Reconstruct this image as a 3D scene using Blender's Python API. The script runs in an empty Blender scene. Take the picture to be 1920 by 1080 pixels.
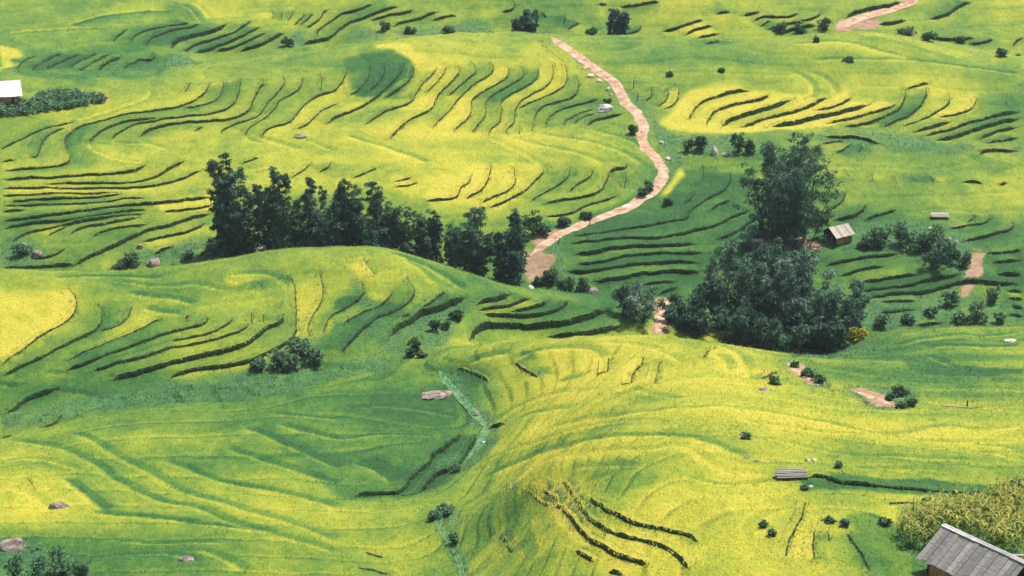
import bpy, bmesh, math, random
import numpy as np

# ------------------------------------------------------------------ camera, sky, sun, exposure
scene = bpy.context.scene
COL = scene.collection
CAM_Z = 100.0
PITCH = math.radians(20.0)
F = 4330.0                                   # focal length in pixels of the 1920 px wide photograph
cam_data = bpy.data.cameras.new('camera')
cam_data.sensor_width = 36.0
cam_data.lens = 36.0 * F / 1920.0
cam_data.clip_start = 1.0
cam_data.clip_end = 6000.0
cam = bpy.data.objects.new('camera', cam_data)
cam.location = (0.0, 0.0, CAM_Z)
cam.rotation_euler = (math.radians(90.0) - PITCH, 0.0, 0.0)
COL.objects.link(cam)
scene.camera = cam

SUN_EL = math.radians(62.0)
SUN_AZ = math.radians(50.0)                  # clockwise from +Y (away from the camera): behind the scene, to the right
world = bpy.data.worlds.new('World')
scene.world = world
world.use_nodes = True
wn = world.node_tree
bg = wn.nodes['Background']
sky = wn.nodes.new('ShaderNodeTexSky')
sky.sky_type = 'NISHITA'
sky.sun_disc = False
sky.sun_elevation = SUN_EL
sky.sun_rotation = SUN_AZ
sky.air_density = 1.0
sky.dust_density = 1.5
wn.links.new(sky.outputs[0], bg.inputs[0])
bg.inputs[1].default_value = 0.13
sun_data = bpy.data.lights.new('sun', 'SUN')
sun_data.energy = 4.2
sun_data.angle = math.radians(0.6)
sun_data.color = (1.0, 0.95, 0.84)
sun = bpy.data.objects.new('sun', sun_data)
sd = np.array([math.sin(SUN_AZ) * math.cos(SUN_EL), math.cos(SUN_AZ) * math.cos(SUN_EL), math.sin(SUN_EL)])
from mathutils import Vector
sun.rotation_euler = Vector(sd).to_track_quat('Z', 'Y').to_euler()
sun.location = (0, 200, 300)
COL.objects.link(sun)
vs = scene.view_settings
vs.view_transform = 'Standard'
vs.look = 'None'
vs.gamma = 1.0
vs.use_curve_mapping = False
vs.exposure = 0.6

# ------------------------------------------------------------------ pixels of the photograph -> rays
rng = np.random.default_rng(7)
random.seed(7)
CP, SP = math.cos(PITCH), math.sin(PITCH)

def ray(px, py):
    """direction of a photo pixel, scaled to 1 m along +Y; world x and z per metre of Y"""
    x = (np.asarray(px, float) - 960.0) / F
    y = -(np.asarray(py, float) - 540.0) / F
    Y = y * SP + CP
    return x / Y, (y * CP - SP) / Y

def project(P):
    P = np.asarray(P, float)
    z = P[:, 2] - CAM_Z
    dep = P[:, 1] * CP - z * SP
    up = P[:, 1] * SP + z * CP
    return 960.0 + F * P[:, 0] / dep, 540.0 - F * up / dep

# ------------------------------------------------------------------ base relief: thin-plate spline through ground points
# (pixel x, pixel y, distance in metres along +Y); points behind a crest carry the pixel they would have
ANCH = [
 # far slope beyond the ridges
 (-250,-160,432),(200,-160,432),(700,-160,430),(1200,-160,430),(1700,-160,432),(2170,-160,432),
 (-250,0,386),(100,0,385),(400,0,385),(700,0,386),(1000,0,388),(1300,0,388),(1600,0,390),(1900,0,392),(2170,0,392),
 (-200,70,360),(100,70,362),(300,75,364),(500,70,370),(680,62,374),(880,55,378),(1060,56,379),(1200,56,380),(1400,62,378),(1600,52,378),(1800,70,376),(1920,100,370),(2170,110,368),
 (60,115,348),(250,118,352),(420,108,364),(640,98,368),(900,78,374),(1000,74,375),(1180,78,374),(1350,92,369),(1500,92,369),(1700,85,369),(1800,100,366),
 # crest of the great terraced hill
 (-250,152,333),(0,150,334),(150,148,335),(300,134,340),(450,112,346),(640,84,353),(800,66,357),(960,60,359),(1060,66,358),(1200,66,357),(1350,74,352),(1500,66,352),(1600,58,353),(1720,70,352),(1850,92,350),(2170,110,346),
 # its slope
 (-250,240,312),(0,230,315),(200,210,320),(400,200,322),(600,190,325),(800,190,325),(1000,190,325),(1120,190,325),
 (1250,200,322),(1400,190,324),(1600,180,326),(1800,180,326),(1920,190,324),(2170,190,324),
 (-250,330,295),(0,320,297),(200,310,299),(400,310,299),(600,300,301),(800,300,301),(1000,300,301),(1150,290,302),(1240,310,300),(1350,300,300),(1500,275,304),(1700,285,303),(1920,290,303),(2170,290,303),
 (-250,420,280),(0,410,282),(200,410,282),(380,410,282),(700,395,284),(900,385,286),(1050,395,285),(1200,400,284),(1350,390,285),(1550,400,284),(1750,400,284),(1920,400,284),(2170,400,284),
 (-250,490,270),(0,488,271),(200,486,271),(400,468,273),(1000,470,273),(1150,500,268),(1150,540,263),(1350,480,271),(1570,460,274),(1750,500,268),(1920,500,268),(2170,500,268),
 (1300,560,260),(1640,580,257),(1800,585,257),(1920,590,257),(2170,590,257),(1500,560,260),
 # valley behind the left knoll (hidden)
 (-250,540,262),(100,535,262),(350,532,263),(560,512,266),(760,515,266),(880,540,263),(1000,562,260),(1120,580,258),
 # left knoll: crest and slope
 (-250,505,247),(0,506,247),(180,508,248),(350,496,251),(500,470,254),(620,463,255),(720,466,255),(800,488,252),(900,520,250),(1000,540,249),(1100,552,249),(1160,558,249),
 (-250,600,233),(0,590,235),(200,590,235),(400,570,238),(600,560,241),(750,560,241),(900,580,241),(1050,600,240),(1150,610,240),
 (-250,700,220),(0,690,222),(200,680,223),(400,660,226),(550,630,230),(650,640,229),(750,610,234),(800,650,229),(900,640,233),(1050,640,236),
 # gully in front of it
 (-250,770,214),(0,765,215),(150,745,217),(300,728,219),(450,710,221),(600,690,224),(720,675,226),(790,675,226),(845,705,221),
 # front left slope
 (-250,830,202),(0,830,202),(150,800,206),(300,768,211),(460,752,214),(600,745,214),(750,735,216),
 (-250,950,180),(0,940,182),(200,930,183),(400,900,188),(600,880,191),(750,850,195),(820,830,198),
 (-250,1080,161),(0,1080,161),(200,1080,161),(400,1070,162),(600,1050,165),(750,1000,172),(780,1080,159),(400,1000,172),(600,960,178),
 (-250,1300,130),(200,1300,130),(600,1300,130),(800,1300,128),
 # stream gully
 (900,790,206),(915,835,198),(830,885,190),(800,950,179),(835,990,172),(865,1080,157),
 # front right hill: near side, rounded top, back side, crest
 (1100,1300,117),(1500,1300,117),(1900,1300,118),(2170,1300,118),
 (960,1080,146),(1150,1080,138),(1350,1080,135),(1600,1080,135),(1830,1070,137),(2170,1080,138),
 (930,1000,165),(1080,980,150),(1300,980,144),(1600,980,143),(1850,980,146),(2170,980,147),
 (900,930,180),(1000,900,167),(1150,890,157),(1400,900,154),(1650,900,153),(1900,900,156),(2170,900,156),
 (960,800,198),(1100,780,183),(1300,780,172),(1500,790,171),(1700,800,171),(1920,800,173),(2170,800,173),
 (880,700,219),(1000,700,213),(1200,700,200),(1400,720,188),(1550,740,188),(1750,740,189),(1920,740,190),(2170,740,190),
 (830,672,223),(950,640,224),(1100,630,220),(1250,634,215),(1380,652,211),(1470,672,206),(1560,690,206),(1680,680,211),(1800,650,220),(1920,650,221),
 (1660,622,231),(1780,614,233),(1900,612,234),(2170,612,234),
 # behind the crest (hidden)
 (960,665,233),(1100,668,231),(1250,672,232),(1400,690,231),(1500,690,230),(1570,662,236),(1620,645,236),(1680,645,243),(1800,640,246),(1920,640,247),(2170,640,247),
 (1200,625,240),(1300,625,245),(1450,630,246),
]
A = np.array(ANCH, float)
rx, rz = ray(A[:, 0], A[:, 1])
AX, AY, AZ = rx * A[:, 2], A[:, 2], rz * A[:, 2] + CAM_Z

def tps_fit(x, y, z, lam):
    n = len(x)
    r2 = (x[:, None] - x) ** 2 + (y[:, None] - y) ** 2
    K = 0.5 * r2 * np.log(r2 + 1e-9) + lam * np.eye(n)
    Pm = np.c_[np.ones(n), x, y]
    M = np.block([[K, Pm], [Pm.T, np.zeros((3, 3))]])
    return np.linalg.solve(M, np.r_[z, 0, 0, 0])

TPS_C = tps_fit(AX / 100, AY / 100, AZ, 2e-4)

def base_z(x, y):
    x = np.asarray(x, float); y = np.asarray(y, float)
    sh = x.shape
    X = x.ravel() / 100; Y = y.ravel() / 100
    out = np.empty(X.size)
    for i in range(0, X.size, 40000):
        a = X[i:i + 40000]; b = Y[i:i + 40000]
        r2 = (a[:, None] - AX / 100) ** 2 + (b[:, None] - AY / 100) ** 2
        out[i:i + 40000] = (0.5 * r2 * np.log(r2 + 1e-9)) @ TPS_C[:-3] + TPS_C[-3] + TPS_C[-2] * a + TPS_C[-1] * b
    return out.reshape(sh)

# ------------------------------------------------------------------ the grid all ground queries use: columns u = x / y, rows y
def spaced(parts):
    out = []
    for a, b, n in parts:
        out.append(np.linspace(a, b, n, endpoint=False))
    out.append([parts[-1][1]])
    return np.concatenate(out)

GU = spaced([(-1.1, -0.45, 16), (-0.45, -0.262, 40), (-0.262, 0.262, 640), (0.262, 0.45, 40), (0.45, 1.1, 16)])
GV = spaced([(60, 124, 40), (124, 250, 380), (250, 402, 330), (402, 470, 60), (470, 900, 40)])
NU, NV = len(GU), len(GV)
VX = GU[None, :] * GV[:, None]
VY = np.repeat(GV[:, None], NU, 1)

def blend_far(x, y, z):
    # beyond the surveyed ground the hillside simply goes on climbing
    t = np.clip((y - 420) / 120, 0, 1); t = t * t * (3 - 2 * t)
    s = np.clip((np.abs(x / y) - 0.27) / 0.10, 0, 1); s = s * s * (3 - 2 * s)
    n = np.clip((124 - y) / 30, 0, 1)
    plane = 8 + (np.clip(y, 0, 900) - 400) * 0.10
    near = 31 - (y - 124) * 0.15
    side = np.where(y < 250, 27 - (y - 124) * 0.17, 6 + (y - 250) * 0.06)
    z = z * (1 - s) + side * s
    z = z * (1 - n) + near * n
    return z * (1 - t) + plane * t

def vnoise(x, y, seed):
    """smooth value noise in the plane"""
    xi = np.floor(x).astype(np.int64); yi = np.floor(y).astype(np.int64)
    fx = x - xi; fy = y - yi
    fx = fx * fx * (3 - 2 * fx); fy = fy * fy * (3 - 2 * fy)
    def h(a, b):
        n = (a * 374761393 + b * 668265263 + seed * 974634533) & 0xffffffff
        n = ((n ^ (n >> 13)) * 1274126177) & 0xffffffff
        return ((n ^ (n >> 16)) & 0xffff) / 65535.0
    return (h(xi, yi) * (1 - fx) + h(xi + 1, yi) * fx) * (1 - fy) + (h(xi, yi + 1) * (1 - fx) + h(xi + 1, yi + 1) * fx) * fy

Z0 = blend_far(VX, VY, base_z(VX, VY))

def grid_lookup(arr, x, y):
    x = np.asarray(x, float); y = np.asarray(y, float)
    u = np.clip(x / y, GU[0], GU[-1] - 1e-9); v = np.clip(y, GV[0], GV[-1] - 1e-6)
    i = np.clip(np.searchsorted(GU, u, 'right') - 1, 0, NU - 2)
    j = np.clip(np.searchsorted(GV, v, 'right') - 1, 0, NV - 2)
    a = (u - GU[i]) / (GU[i + 1] - GU[i]); b = (v - GV[j]) / (GV[j + 1] - GV[j])
    return (arr[j, i] * (1 - a) + arr[j, i + 1] * a) * (1 - b) + (arr[j + 1, i] * (1 - a) + arr[j + 1, i + 1] * a) * b

MARCH = np.arange(126.0, 430.0, 0.5)
def cast(px, py, arr=None):
    """first ground point seen at a photo pixel"""
    arr = Z0 if arr is None else arr
    px = np.atleast_1d(np.asarray(px, float)); py = np.atleast_1d(np.asarray(py, float))
    kx, kz = ray(px, py)
    D = np.repeat(MARCH[None, :], len(px), 0)
    g = grid_lookup(arr, kx[:, None] * D, D)
    below = (kz[:, None] * D + CAM_Z) <= g
    k = np.where(below.any(1), below.argmax(1), len(MARCH) - 1)
    k = np.maximum(k, 1)
    lo = MARCH[k - 1].copy(); hi = MARCH[k].copy()
    for _ in range(12):
        m = 0.5 * (lo + hi)
        b = (kz * m + CAM_Z) <= grid_lookup(arr, kx * m, m)
        hi = np.where(b, m, hi); lo = np.where(b, lo, m)
    d = hi
    return np.c_[kx * d, d, grid_lookup(arr, kx * d, d)]

# ------------------------------------------------------------------ terrace edges, read off the photograph
# one block per ninth of the picture (origin, 3x enlarged coordinates): "height in px | x,y x,y ..."; the uphill side lies
# to the left when walking along the line; s = soft edge without an open bank
EDGES = {
(0, 0): """
3|100,410 105,370 140,345 212,320;4|178,400 190,380 260,345 350,300;5|268,392 300,370 380,335 458,300
4|395,385 420,360 490,330 556,300;4|430,402 480,375 560,335 615,305;7|540,392 580,365 640,335 695,310
6|695,382 740,355 790,330 812,312;3|800,355 850,340 872,320 860,290;4|635,235 650,210 690,185 716,160
3|737,235 745,210 780,190 860,170 970,150 1070,130;3|822,262 830,235 870,210 960,180 1090,155 1130,135
s2|1130,135 1110,100 1060,50 1000,25 930,15;7|960,280 985,240 1080,210 1180,190 1250,165 1290,130
4|1030,290 1090,255 1200,225 1310,190 1370,155 1415,115;5|1090,290 1200,270 1300,235 1400,190 1470,145
5|1200,285 1300,270 1420,225 1515,180;6|1320,290 1400,275 1500,240 1605,178;3|1615,125 1640,85 1650,60
3|1650,145 1700,105 1712,75;4|1685,145 1740,100 1760,70;4|1715,165 1780,120 1815,85 1812,70 1865,50
5|1780,210 1785,175 1840,130 1920,80;6|1690,250 1750,235 1840,220 1880,190 1920,165;3|1535,115 1530,65;3|1580,120 1585,75
s3|1180,110 1150,60 1100,20 1060,5;s3|380,150 560,90 800,60 1000,60;s3|20,190 200,170 400,160 600,150
4|0,838 70,805 170,760 270,720 340,705 430,685;s3|430,685 560,640 700,605 820,560 850,520 830,490
4|355,795 370,770 430,720 520,690 620,665 720,645 790,640 900,620 945,610;5|945,612 1010,600 1080,570 1140,530 1170,495 1180,470
3|1030,605 1110,590 1190,570 1240,530 1256,480 1245,455;5|500,800 510,780 570,735 650,700 730,680 830,675 900,660
5|760,690 860,680 960,668 1060,655 1160,645 1260,615 1320,570 1345,510 1350,450
6|780,770 800,745 860,715 940,700 1040,690 1160,680;6|1170,680 1280,670 1370,640 1410,600 1420,560 1450,510 1480,470 1470,435
4|625,780 640,755 700,725 750,700;4|200,890 220,840 240,795 290,750 370,715;4|0,908 100,900;4|160,888 205,882
5|0,965 80,958 200,950 310,940 390,915 385,870 365,820;4|1090,745 1100,730 1150,705
4|1235,750 1250,730 1320,695 1400,670 1450,650 1490,600 1510,570 1560,520 1600,470 1590,430
4|1380,760 1395,725 1450,690 1510,640 1550,600 1570,560 1640,530 1690,495 1700,440
4|1465,765 1500,730 1560,710 1630,695 1670,640 1720,580 1790,540 1880,510 1920,455;3|1800,520 1810,460 1795,410
4|1650,730 1720,710 1770,660 1830,610 1920,575;7|1835,705 1870,670 1920,640;3|1030,520 1060,490 1065,460
6|0,1015 120,1005 260,1000 400,990 540,985 680,970 770,955 830,920
6|240,1040 380,1030 560,1030 740,1025 860,995 950,950 1050,905
6|0,1055 200,1055 420,1060 680,1055 850,1040 960,1020 1060,985 1150,950
4|1345,925 1400,905 1465,880;s2|1390,965 1480,945 1560,930;3|1780,965 1840,950 1862,915;3|1630,1000 1700,960 1750,920
s2|830,915 700,900 570,860 505,820 500,800;s2|830,800 720,800 640,790 625,775;s2|950,840 860,815 780,770
s2|1500,800 1420,790 1380,760;s2|1700,840 1560,800 1465,765;s2|1900,860 1750,800 1650,760""",
(640, 0): """
3|0,80 80,65 140,45 185,25;5|0,145 60,120 140,90 240,65 340,40;4|150,110 250,90 380,75 400,50
4|280,150 330,130 430,105 550,65;4|500,115 600,95 660,85;4|890,70 960,68 975,40 965,0;3|1130,60 1155,105
3|1245,145 1260,110 1255,85;3|1270,175 1320,145 1345,125;3|1590,190 1670,175 1690,140;5|1790,180 1860,175 1890,165 1920,155
4|1560,35 1640,35 1700,22 1800,10;4|1440,25 1500,28
4|40,540 100,500 150,440 160,380 145,340 110,310;4|0,465 25,420 30,385;4|155,520 210,465 240,410 240,355
5|205,530 270,480 320,430 340,390 335,355;6|230,555 320,500 380,450 405,400 400,350;4|405,515 460,465 510,420 535,385
4|475,525 530,470 580,410 590,380;4|540,545 600,480 650,430 662,390 650,370;4|600,540 680,470 755,410 750,385 725,340
4|660,543 740,480 810,440 850,400 855,370 830,350;5|740,550 830,500 900,460 935,425 940,385 925,360
4|815,560 900,510 980,460 1020,430 1025,390 1005,360;5|900,572 980,520 1070,470 1105,425 1110,390 1100,370
5|970,590 1060,540 1150,490 1185,435 1190,390 1183,355;5|990,612 1090,570 1200,520 1255,480 1268,430 1265,385
5|1110,615 1150,595 1250,570 1310,540 1330,500 1335,460 1315,415;4|1220,618 1300,595 1380,575 1460,548
4|1240,705 1260,680 1330,640 1420,605;4|1310,700 1320,680 1370,650 1430,630;7|1380,715 1390,690 1450,665 1530,650 1610,635
s2|1720,880 1650,800 1560,770 1450,740 1390,720;6|0,660 60,630 130,590 195,565;4|130,710 180,670 250,625 340,600 400,570 430,545
6|265,780 330,720 380,680 450,650 500,620 525,580 530,550;4|510,725 550,680 610,620 650,575
4|630,740 660,710 710,670 728,620 730,560;4|735,745 760,710 800,660 812,620 815,565;5|825,760 840,725 885,690 900,640 900,575
4|920,760 935,720 970,680 990,625;3|1000,760 1000,700;4|1070,740 1080,670 1110,620;4|1150,720 1150,680 1180,650 1220,615
s3|500,920 430,890 350,855 200,810 80,775 0,755;3|660,1040 720,1030 725,995;4|785,1078 820,1020 838,960 840,920
4|945,1075 975,1030 972,970 965,930;5|1030,1080 1080,1020 1130,970 1145,945;3|1150,1075 1230,1030 1280,980 1285,940
4|1275,1080 1330,1030 1400,990 1418,945;5|1420,1080 1480,1030 1510,970 1520,955 1600,950 1608,920;3|1590,1060 1600,1000 1592,960
4|280,1030 360,1010 400,990;4|60,1000 150,970 205,940;4|290,1060 380,1045 430,1020;4|1700,565 1740,550 1745,490
4|1770,605 1830,560 1840,490;6|1790,615 1850,600 1890,555 1895,500 1870,470;3|1250,355 1220,330 1150,275 1120,230
s2|1700,940 1600,860 1400,800 1200,760 1080,745;s2|1500,930 1350,870 1100,810 920,770;s2|1130,930 1000,850 840,780""",
(1280, 0): """
3|180,80 230,65;4|240,85 275,65;4|330,85 400,80 440,60;5|30,150 80,130 130,110;5|80,210 150,195 220,180
5|0,200 90,165 180,140;6|110,248 200,225 270,200;5|0,240 80,215;4|390,120 450,95 560,95;4|430,145 500,110
4|560,115 620,100 660,75;4|640,120 700,120 760,95 780,70;5|460,165 600,140 700,130;7|520,190 620,160 700,150 780,130
7|900,105 960,75 1060,50 1150,35 1250,0;6|1370,105 1450,95 1510,70 1560,35 1640,10;6|1080,130 1180,130 1270,105
6|1340,200 1440,215 1540,225 1660,215;5|1590,240 1700,240 1750,215;5|1850,260 1880,225 1920,205;5|1870,310 1920,300
5|190,555 240,530 320,500;8|30,690 60,620 110,575 160,555;8|130,710 150,660 200,620 300,590 340,575;5|350,515 395,510
6|330,585 420,570 480,540 490,515;10|205,720 250,680 350,650 450,620 560,570 640,545;10|300,720 420,680 520,650 640,620 730,590 785,560
6|790,550 850,545;7|720,620 800,620 890,590 935,560 940,530;10|460,715 600,690 750,660 880,635 1000,605 1080,575
7|790,690 900,675 1000,650 1100,630 1190,605 1210,580;7|880,712 1000,695 1080,680 1150,650 1220,610 1245,560 1250,510
7|1100,715 1180,690 1280,640 1340,590 1370,530 1375,475;4|1250,505 1300,490 1350,475 1390,460
5|1230,715 1330,680 1430,630 1490,590 1500,540 1480,515;5|1430,660 1520,645 1600,620 1645,580 1650,540;4|1820,600 1825,575 1805,540
9|1270,745 1360,730 1450,700 1540,680;8|1330,770 1450,740 1600,700 1740,665 1840,640 1920,620
9|1390,800 1520,770 1650,730 1780,690 1920,650;9|1660,790 1680,765 1760,735 1850,715 1920,705;7|1680,810 1800,790 1920,770
7|760,765 880,775 970,770 1060,795 1150,820;7|1650,880 1700,850 1800,850 1920,850;4|770,810 850,795 920,785
4|850,865 920,830 960,795;4|985,860 1005,830 1000,800;3|100,1040 115,960 105,920;4|240,1060 270,1010 260,960
3|1205,1040 1180,1000;3|935,1005 910,960;3|1070,1030 1060,970;3|1305,1020 1280,980;3|1420,1030 1390,990
6|1560,1030 1640,1020 1700,1035;5|1780,1040 1825,1025;s3|640,545 730,540 735,500 690,430 600,400;s3|860,530 850,480 780,420 700,395
s3|1300,330 1150,290 1000,250 850,230 600,240;s3|1920,420 1600,380 1300,340 1000,330 700,340;s3|1600,330 1400,270 1200,220 1000,190""",
(0, 360): """
5|0,12 150,15 350,10 560,5 700,0;6|30,55 140,45 300,40 480,25 640,15 720,5;5|0,80 150,70 300,65 500,60 700,40 830,45
6|0,110 90,100 160,90;6|0,160 150,150 320,130 520,105 680,80 840,60;6|0,205 100,180 240,165 400,160 560,135 700,110 850,95
6|860,80 990,60 1100,45 1210,30;5|900,118 1000,110 1120,95 1215,75;5|60,290 90,255 140,225 260,200 380,175 540,150 700,130 820,115
4|260,245 300,215 380,180;6|390,245 400,220 450,195 560,180 700,160 800,130;5|520,260 530,235 600,215 700,200 850,180
7|705,250 800,225 900,200 980,180 1080,150 1210,120;6|780,275 880,260 970,240 1060,225 1130,195 1165,160
8|390,420 470,380 560,340 650,300 715,285;5|175,380 270,370 340,340 370,310;7|0,415 120,430 250,415 350,405 460,410
6|850,350 910,325 990,300;5|610,440 650,410 700,370 740,340;5|1100,370 1180,330 1260,290
3|0,980 60,930 150,870 250,800 360,740 410,690 430,630 415,580 370,540;6|10,1040 80,1000 200,940 320,880 440,820 540,770 575,710 565,650 540,625
4|545,775 630,765 690,730 730,690 738,645;3|370,950 450,910 560,870 650,830 760,790 850,745 910,710
7|350,1010 500,960 650,900 800,850 930,800 1040,765;5|1040,770 1120,760 1170,730 1165,700;3|1045,740 1040,700 1080,685
5|940,840 1060,825 1150,810 1230,780 1300,740 1315,710;6|660,965 800,940 900,900 1020,870 1150,845 1260,820 1350,790 1410,750
7|500,1005 620,985 650,960;10|580,1080 720,1030 860,1000 1000,960 1120,930 1260,895 1400,850 1500,770
8|1510,750 1590,730 1570,660 1570,625;10|930,1060 1050,1010 1200,985 1350,965 1480,920 1590,870 1660,800 1665,770
4|1655,740 1660,600 1645,500 1630,460;5|1740,805 1725,770 1760,690 1800,630 1815,570 1810,500 1790,440
6|1815,800 1830,750 1860,700 1920,660;4|1480,555 1475,530 1440,490;4|1420,755 1410,710 1415,680;4|1480,740 1478,690
s3|1650,560 1590,510 1550,470 1430,460 1250,470;s3|1350,540 1330,500 1250,490;s2|1100,640 1000,600 850,590 700,560
s2|1300,560 1100,520 900,530 650,500;s2|930,480 750,470 500,470 300,490;s2|1050,690 900,680 780,640""",
(640, 360): """
5|460,55 560,45 640,40;4|640,40 660,15 680,0;4|690,40 740,20 780,0;4|780,60 850,30 930,0;5|820,85 920,50 1020,0;3|1060,50 1140,0
6|1120,70 1220,45 1320,30 1450,15;4|1380,50 1480,45 1560,15;6|1140,135 1240,130 1320,110 1390,85
6|1280,255 1400,240 1540,215 1680,200 1800,180 1920,155;6|1275,295 1380,285 1480,275 1590,250;6|1600,265 1700,270 1800,260 1920,240
8|1275,345 1380,345 1480,325 1580,310 1720,305 1920,295;7|1300,405 1400,395 1500,380 1620,350 1780,345 1920,350
7|1250,440 1340,450 1450,435 1580,410 1700,405 1920,400;8|1390,505 1480,500 1580,480 1640,465 1720,455 1900,440
6|1510,570 1580,555 1620,530;5|1680,520 1800,505 1900,490;6|1760,575 1830,555 1900,520
5|0,680 60,630 110,590 130,560 110,510;3|190,470 150,425 120,380;5|0,750 80,700 180,650 250,610 285,570 275,550
5|225,705 290,680 360,640 400,600 410,550 380,500 330,470;5|320,710 400,690 460,660 530,610 595,565;7|110,780 170,740 210,695
12|380,720 440,680 540,660 620,630 700,600 720,570;8|730,640 800,625 880,610 970,570;6|760,668 880,650 980,630 1075,598
7|920,670 1000,670 1090,650 1150,630 1165,600;7|1010,695 1130,690 1220,665 1265,630 1270,600;8|760,685 860,690 960,695 1020,695
11|725,840 735,795 770,765 850,745 960,740 1080,745 1200,745 1330,720 1430,680 1520,650;10|1120,800 1280,805 1400,790 1500,765 1590,740
9|265,840 275,800 320,760 380,730;8|350,870 400,850 430,810;6|0,900 60,830 120,770
4|640,975 700,995 760,1020 810,1050 830,1075;3|1495,1020 1500,970 1500,920;3|1630,1070 1640,1020 1680,980 1697,925
3|1760,1080 1775,1020 1790,945;3|970,950 1010,990 1080,1030 1110,1045;s2|1920,960 1850,910 1750,870 1600,850 1450,845
s2|700,560 620,500 500,430 380,380 260,340;s2|560,540 480,470 420,420 330,380;s3|1480,930 1400,880 1250,870 1100,890 1000,920 960,960
s2|1450,1000 1300,1060 1200,1070;s2|960,900 820,920 700,960""",
(1280, 360): """
5|0,70 40,40 70,0;6|35,95 120,50 215,5;6|140,110 200,65 295,30;4|0,165 30,150 40,110;7|0,240 70,210 145,190
6|190,190 270,145 340,115 400,85;7|170,270 260,240 330,210 360,175 440,130;8|0,300 60,290 110,285;7|0,350 80,345 150,335
7|0,400 70,400 130,395;7|10,450 80,455 130,440;4|815,110 860,90 900,50 915,0;7|820,155 920,150 990,130 1030,85 1035,60
6|1000,160 1080,135 1160,110 1220,90;5|1600,195 1680,185 1725,150 1720,110;6|1560,275 1650,260 1760,235 1850,210 1855,160
3|1590,185 1640,150 1635,120;4|1480,210 1560,210 1600,190;7|780,410 900,390 1000,375 1120,365 1230,340;7|850,470 950,450 1060,425 1150,415
7|960,510 1100,490 1220,480 1350,465;7|980,560 1100,545 1250,530 1400,500 1530,480 1600,460
7|1020,600 1150,580 1280,565 1400,550 1500,525 1620,510 1720,520;6|1090,620 1200,610 1330,600;6|1080,690 1200,670 1330,655
7|1290,750 1400,740 1480,725;5|1690,340 1780,345 1920,325;6|1720,390 1820,385 1920,370;8|1750,460 1850,465 1920,455
8|1760,515 1850,515 1920,510;8|1810,560 1920,555;8|1820,605 1920,600;8|1840,650 1920,650;6|1830,700 1920,695
6|690,270 740,270 800,260;5|380,265 440,240 480,240;3|110,940 130,905 160,885;4|440,1050 500,1020 540,1000
s2|1920,790 1750,800 1550,800 1350,830 1200,870;s3|1920,1010 1750,1010 1550,980 1400,930 1300,920;s2|1920,860 1700,870 1500,860 1350,880
s2|380,1050 350,960 300,900 200,870;s2|260,1000 220,930 130,890""",
(0, 720): """
9|0,178 60,160 120,110 200,70 290,40 370,5;8|205,245 290,235 330,200 350,170;6|0,300 70,285
6|1030,115 1010,85 980,50;5|1080,40 1075,0;6|1240,105 1220,60 1200,0;6|1440,70 1410,45 1375,10
s2|1900,890 1700,800 1500,740 1300,690 1000,590 800,470 600,370 450,290 330,265;s2|1920,700 1700,640 1500,600 1300,560 1100,500 900,430
s2|1600,850 1300,770 1100,700 900,660 700,560 500,430 300,350 100,320 0,330;s2|1500,830 1200,790 900,760 650,740 480,720
s2|1300,900 1000,890 700,880 550,870;s2|1920,560 1700,500 1450,420 1250,350;s2|600,720 450,600 350,530
s2|1900,960 1750,900 1600,860 1450,840;s2|1920,200 1700,190 1480,150;s2|1130,1020 1000,970 800,960 600,980
4|200,605 165,560 150,520;s2|1920,470 1750,400 1500,290 1350,250;s2|300,720 200,640 80,600 0,590;s2|1400,1060 1250,980 1100,930
s2|1920,300 1750,270 1550,230;s2|450,500 300,440 150,420 0,450""",
(640, 720): """
14|540,375 600,345 650,310 685,270;15|540,480 600,480 660,430 710,370 745,310 750,280;8|490,440 500,410 520,405
14|330,600 380,540 440,490 490,460;15|370,615 420,600 480,550 530,505;11|45,655 100,625 170,605 250,600 330,600
6|820,240 880,240 935,225;5|1040,570 1050,600 1110,645 1180,690
6|1110,565 1160,610 1210,640 1215,680 1250,700 1300,760 1340,820 1400,880 1480,920 1560,960 1640,985 1740,1010
6|1245,540 1290,600 1340,680 1400,760 1460,810 1560,850 1680,870 1780,900 1860,940 1920,990
5|1390,640 1450,690 1530,730 1620,770 1740,800 1830,815 1920,835;5|1310,930 1370,965 1440,995;6|1500,1040 1560,1060 1600,1078
4|945,560 955,610 990,660;6|890,850 930,890 965,940;s3|1060,760 1090,850 1110,930 1080,980 1000,1040;4|130,945 200,965 250,980
3|90,1035 190,1045 280,1070;s2|1920,205 1600,210 1350,250 1100,320 900,400 700,480;s2|1920,270 1600,290 1350,330 1100,400 900,470 780,550
s2|1920,340 1700,360 1500,370 1200,420 1050,480 1030,540;s2|1920,150 1700,160 1500,190 1300,210 1150,250
s2|1450,30 1250,50 1050,100 900,180 850,240;s2|1700,450 1500,450 1300,480 1240,520;s2|1300,140 1100,160 950,230;s2|1920,90 1750,60 1600,20
s2|600,300 400,290 200,280 0,300;s2|650,180 450,150 200,130 0,140;s2|300,560 200,480 50,430""",
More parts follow.
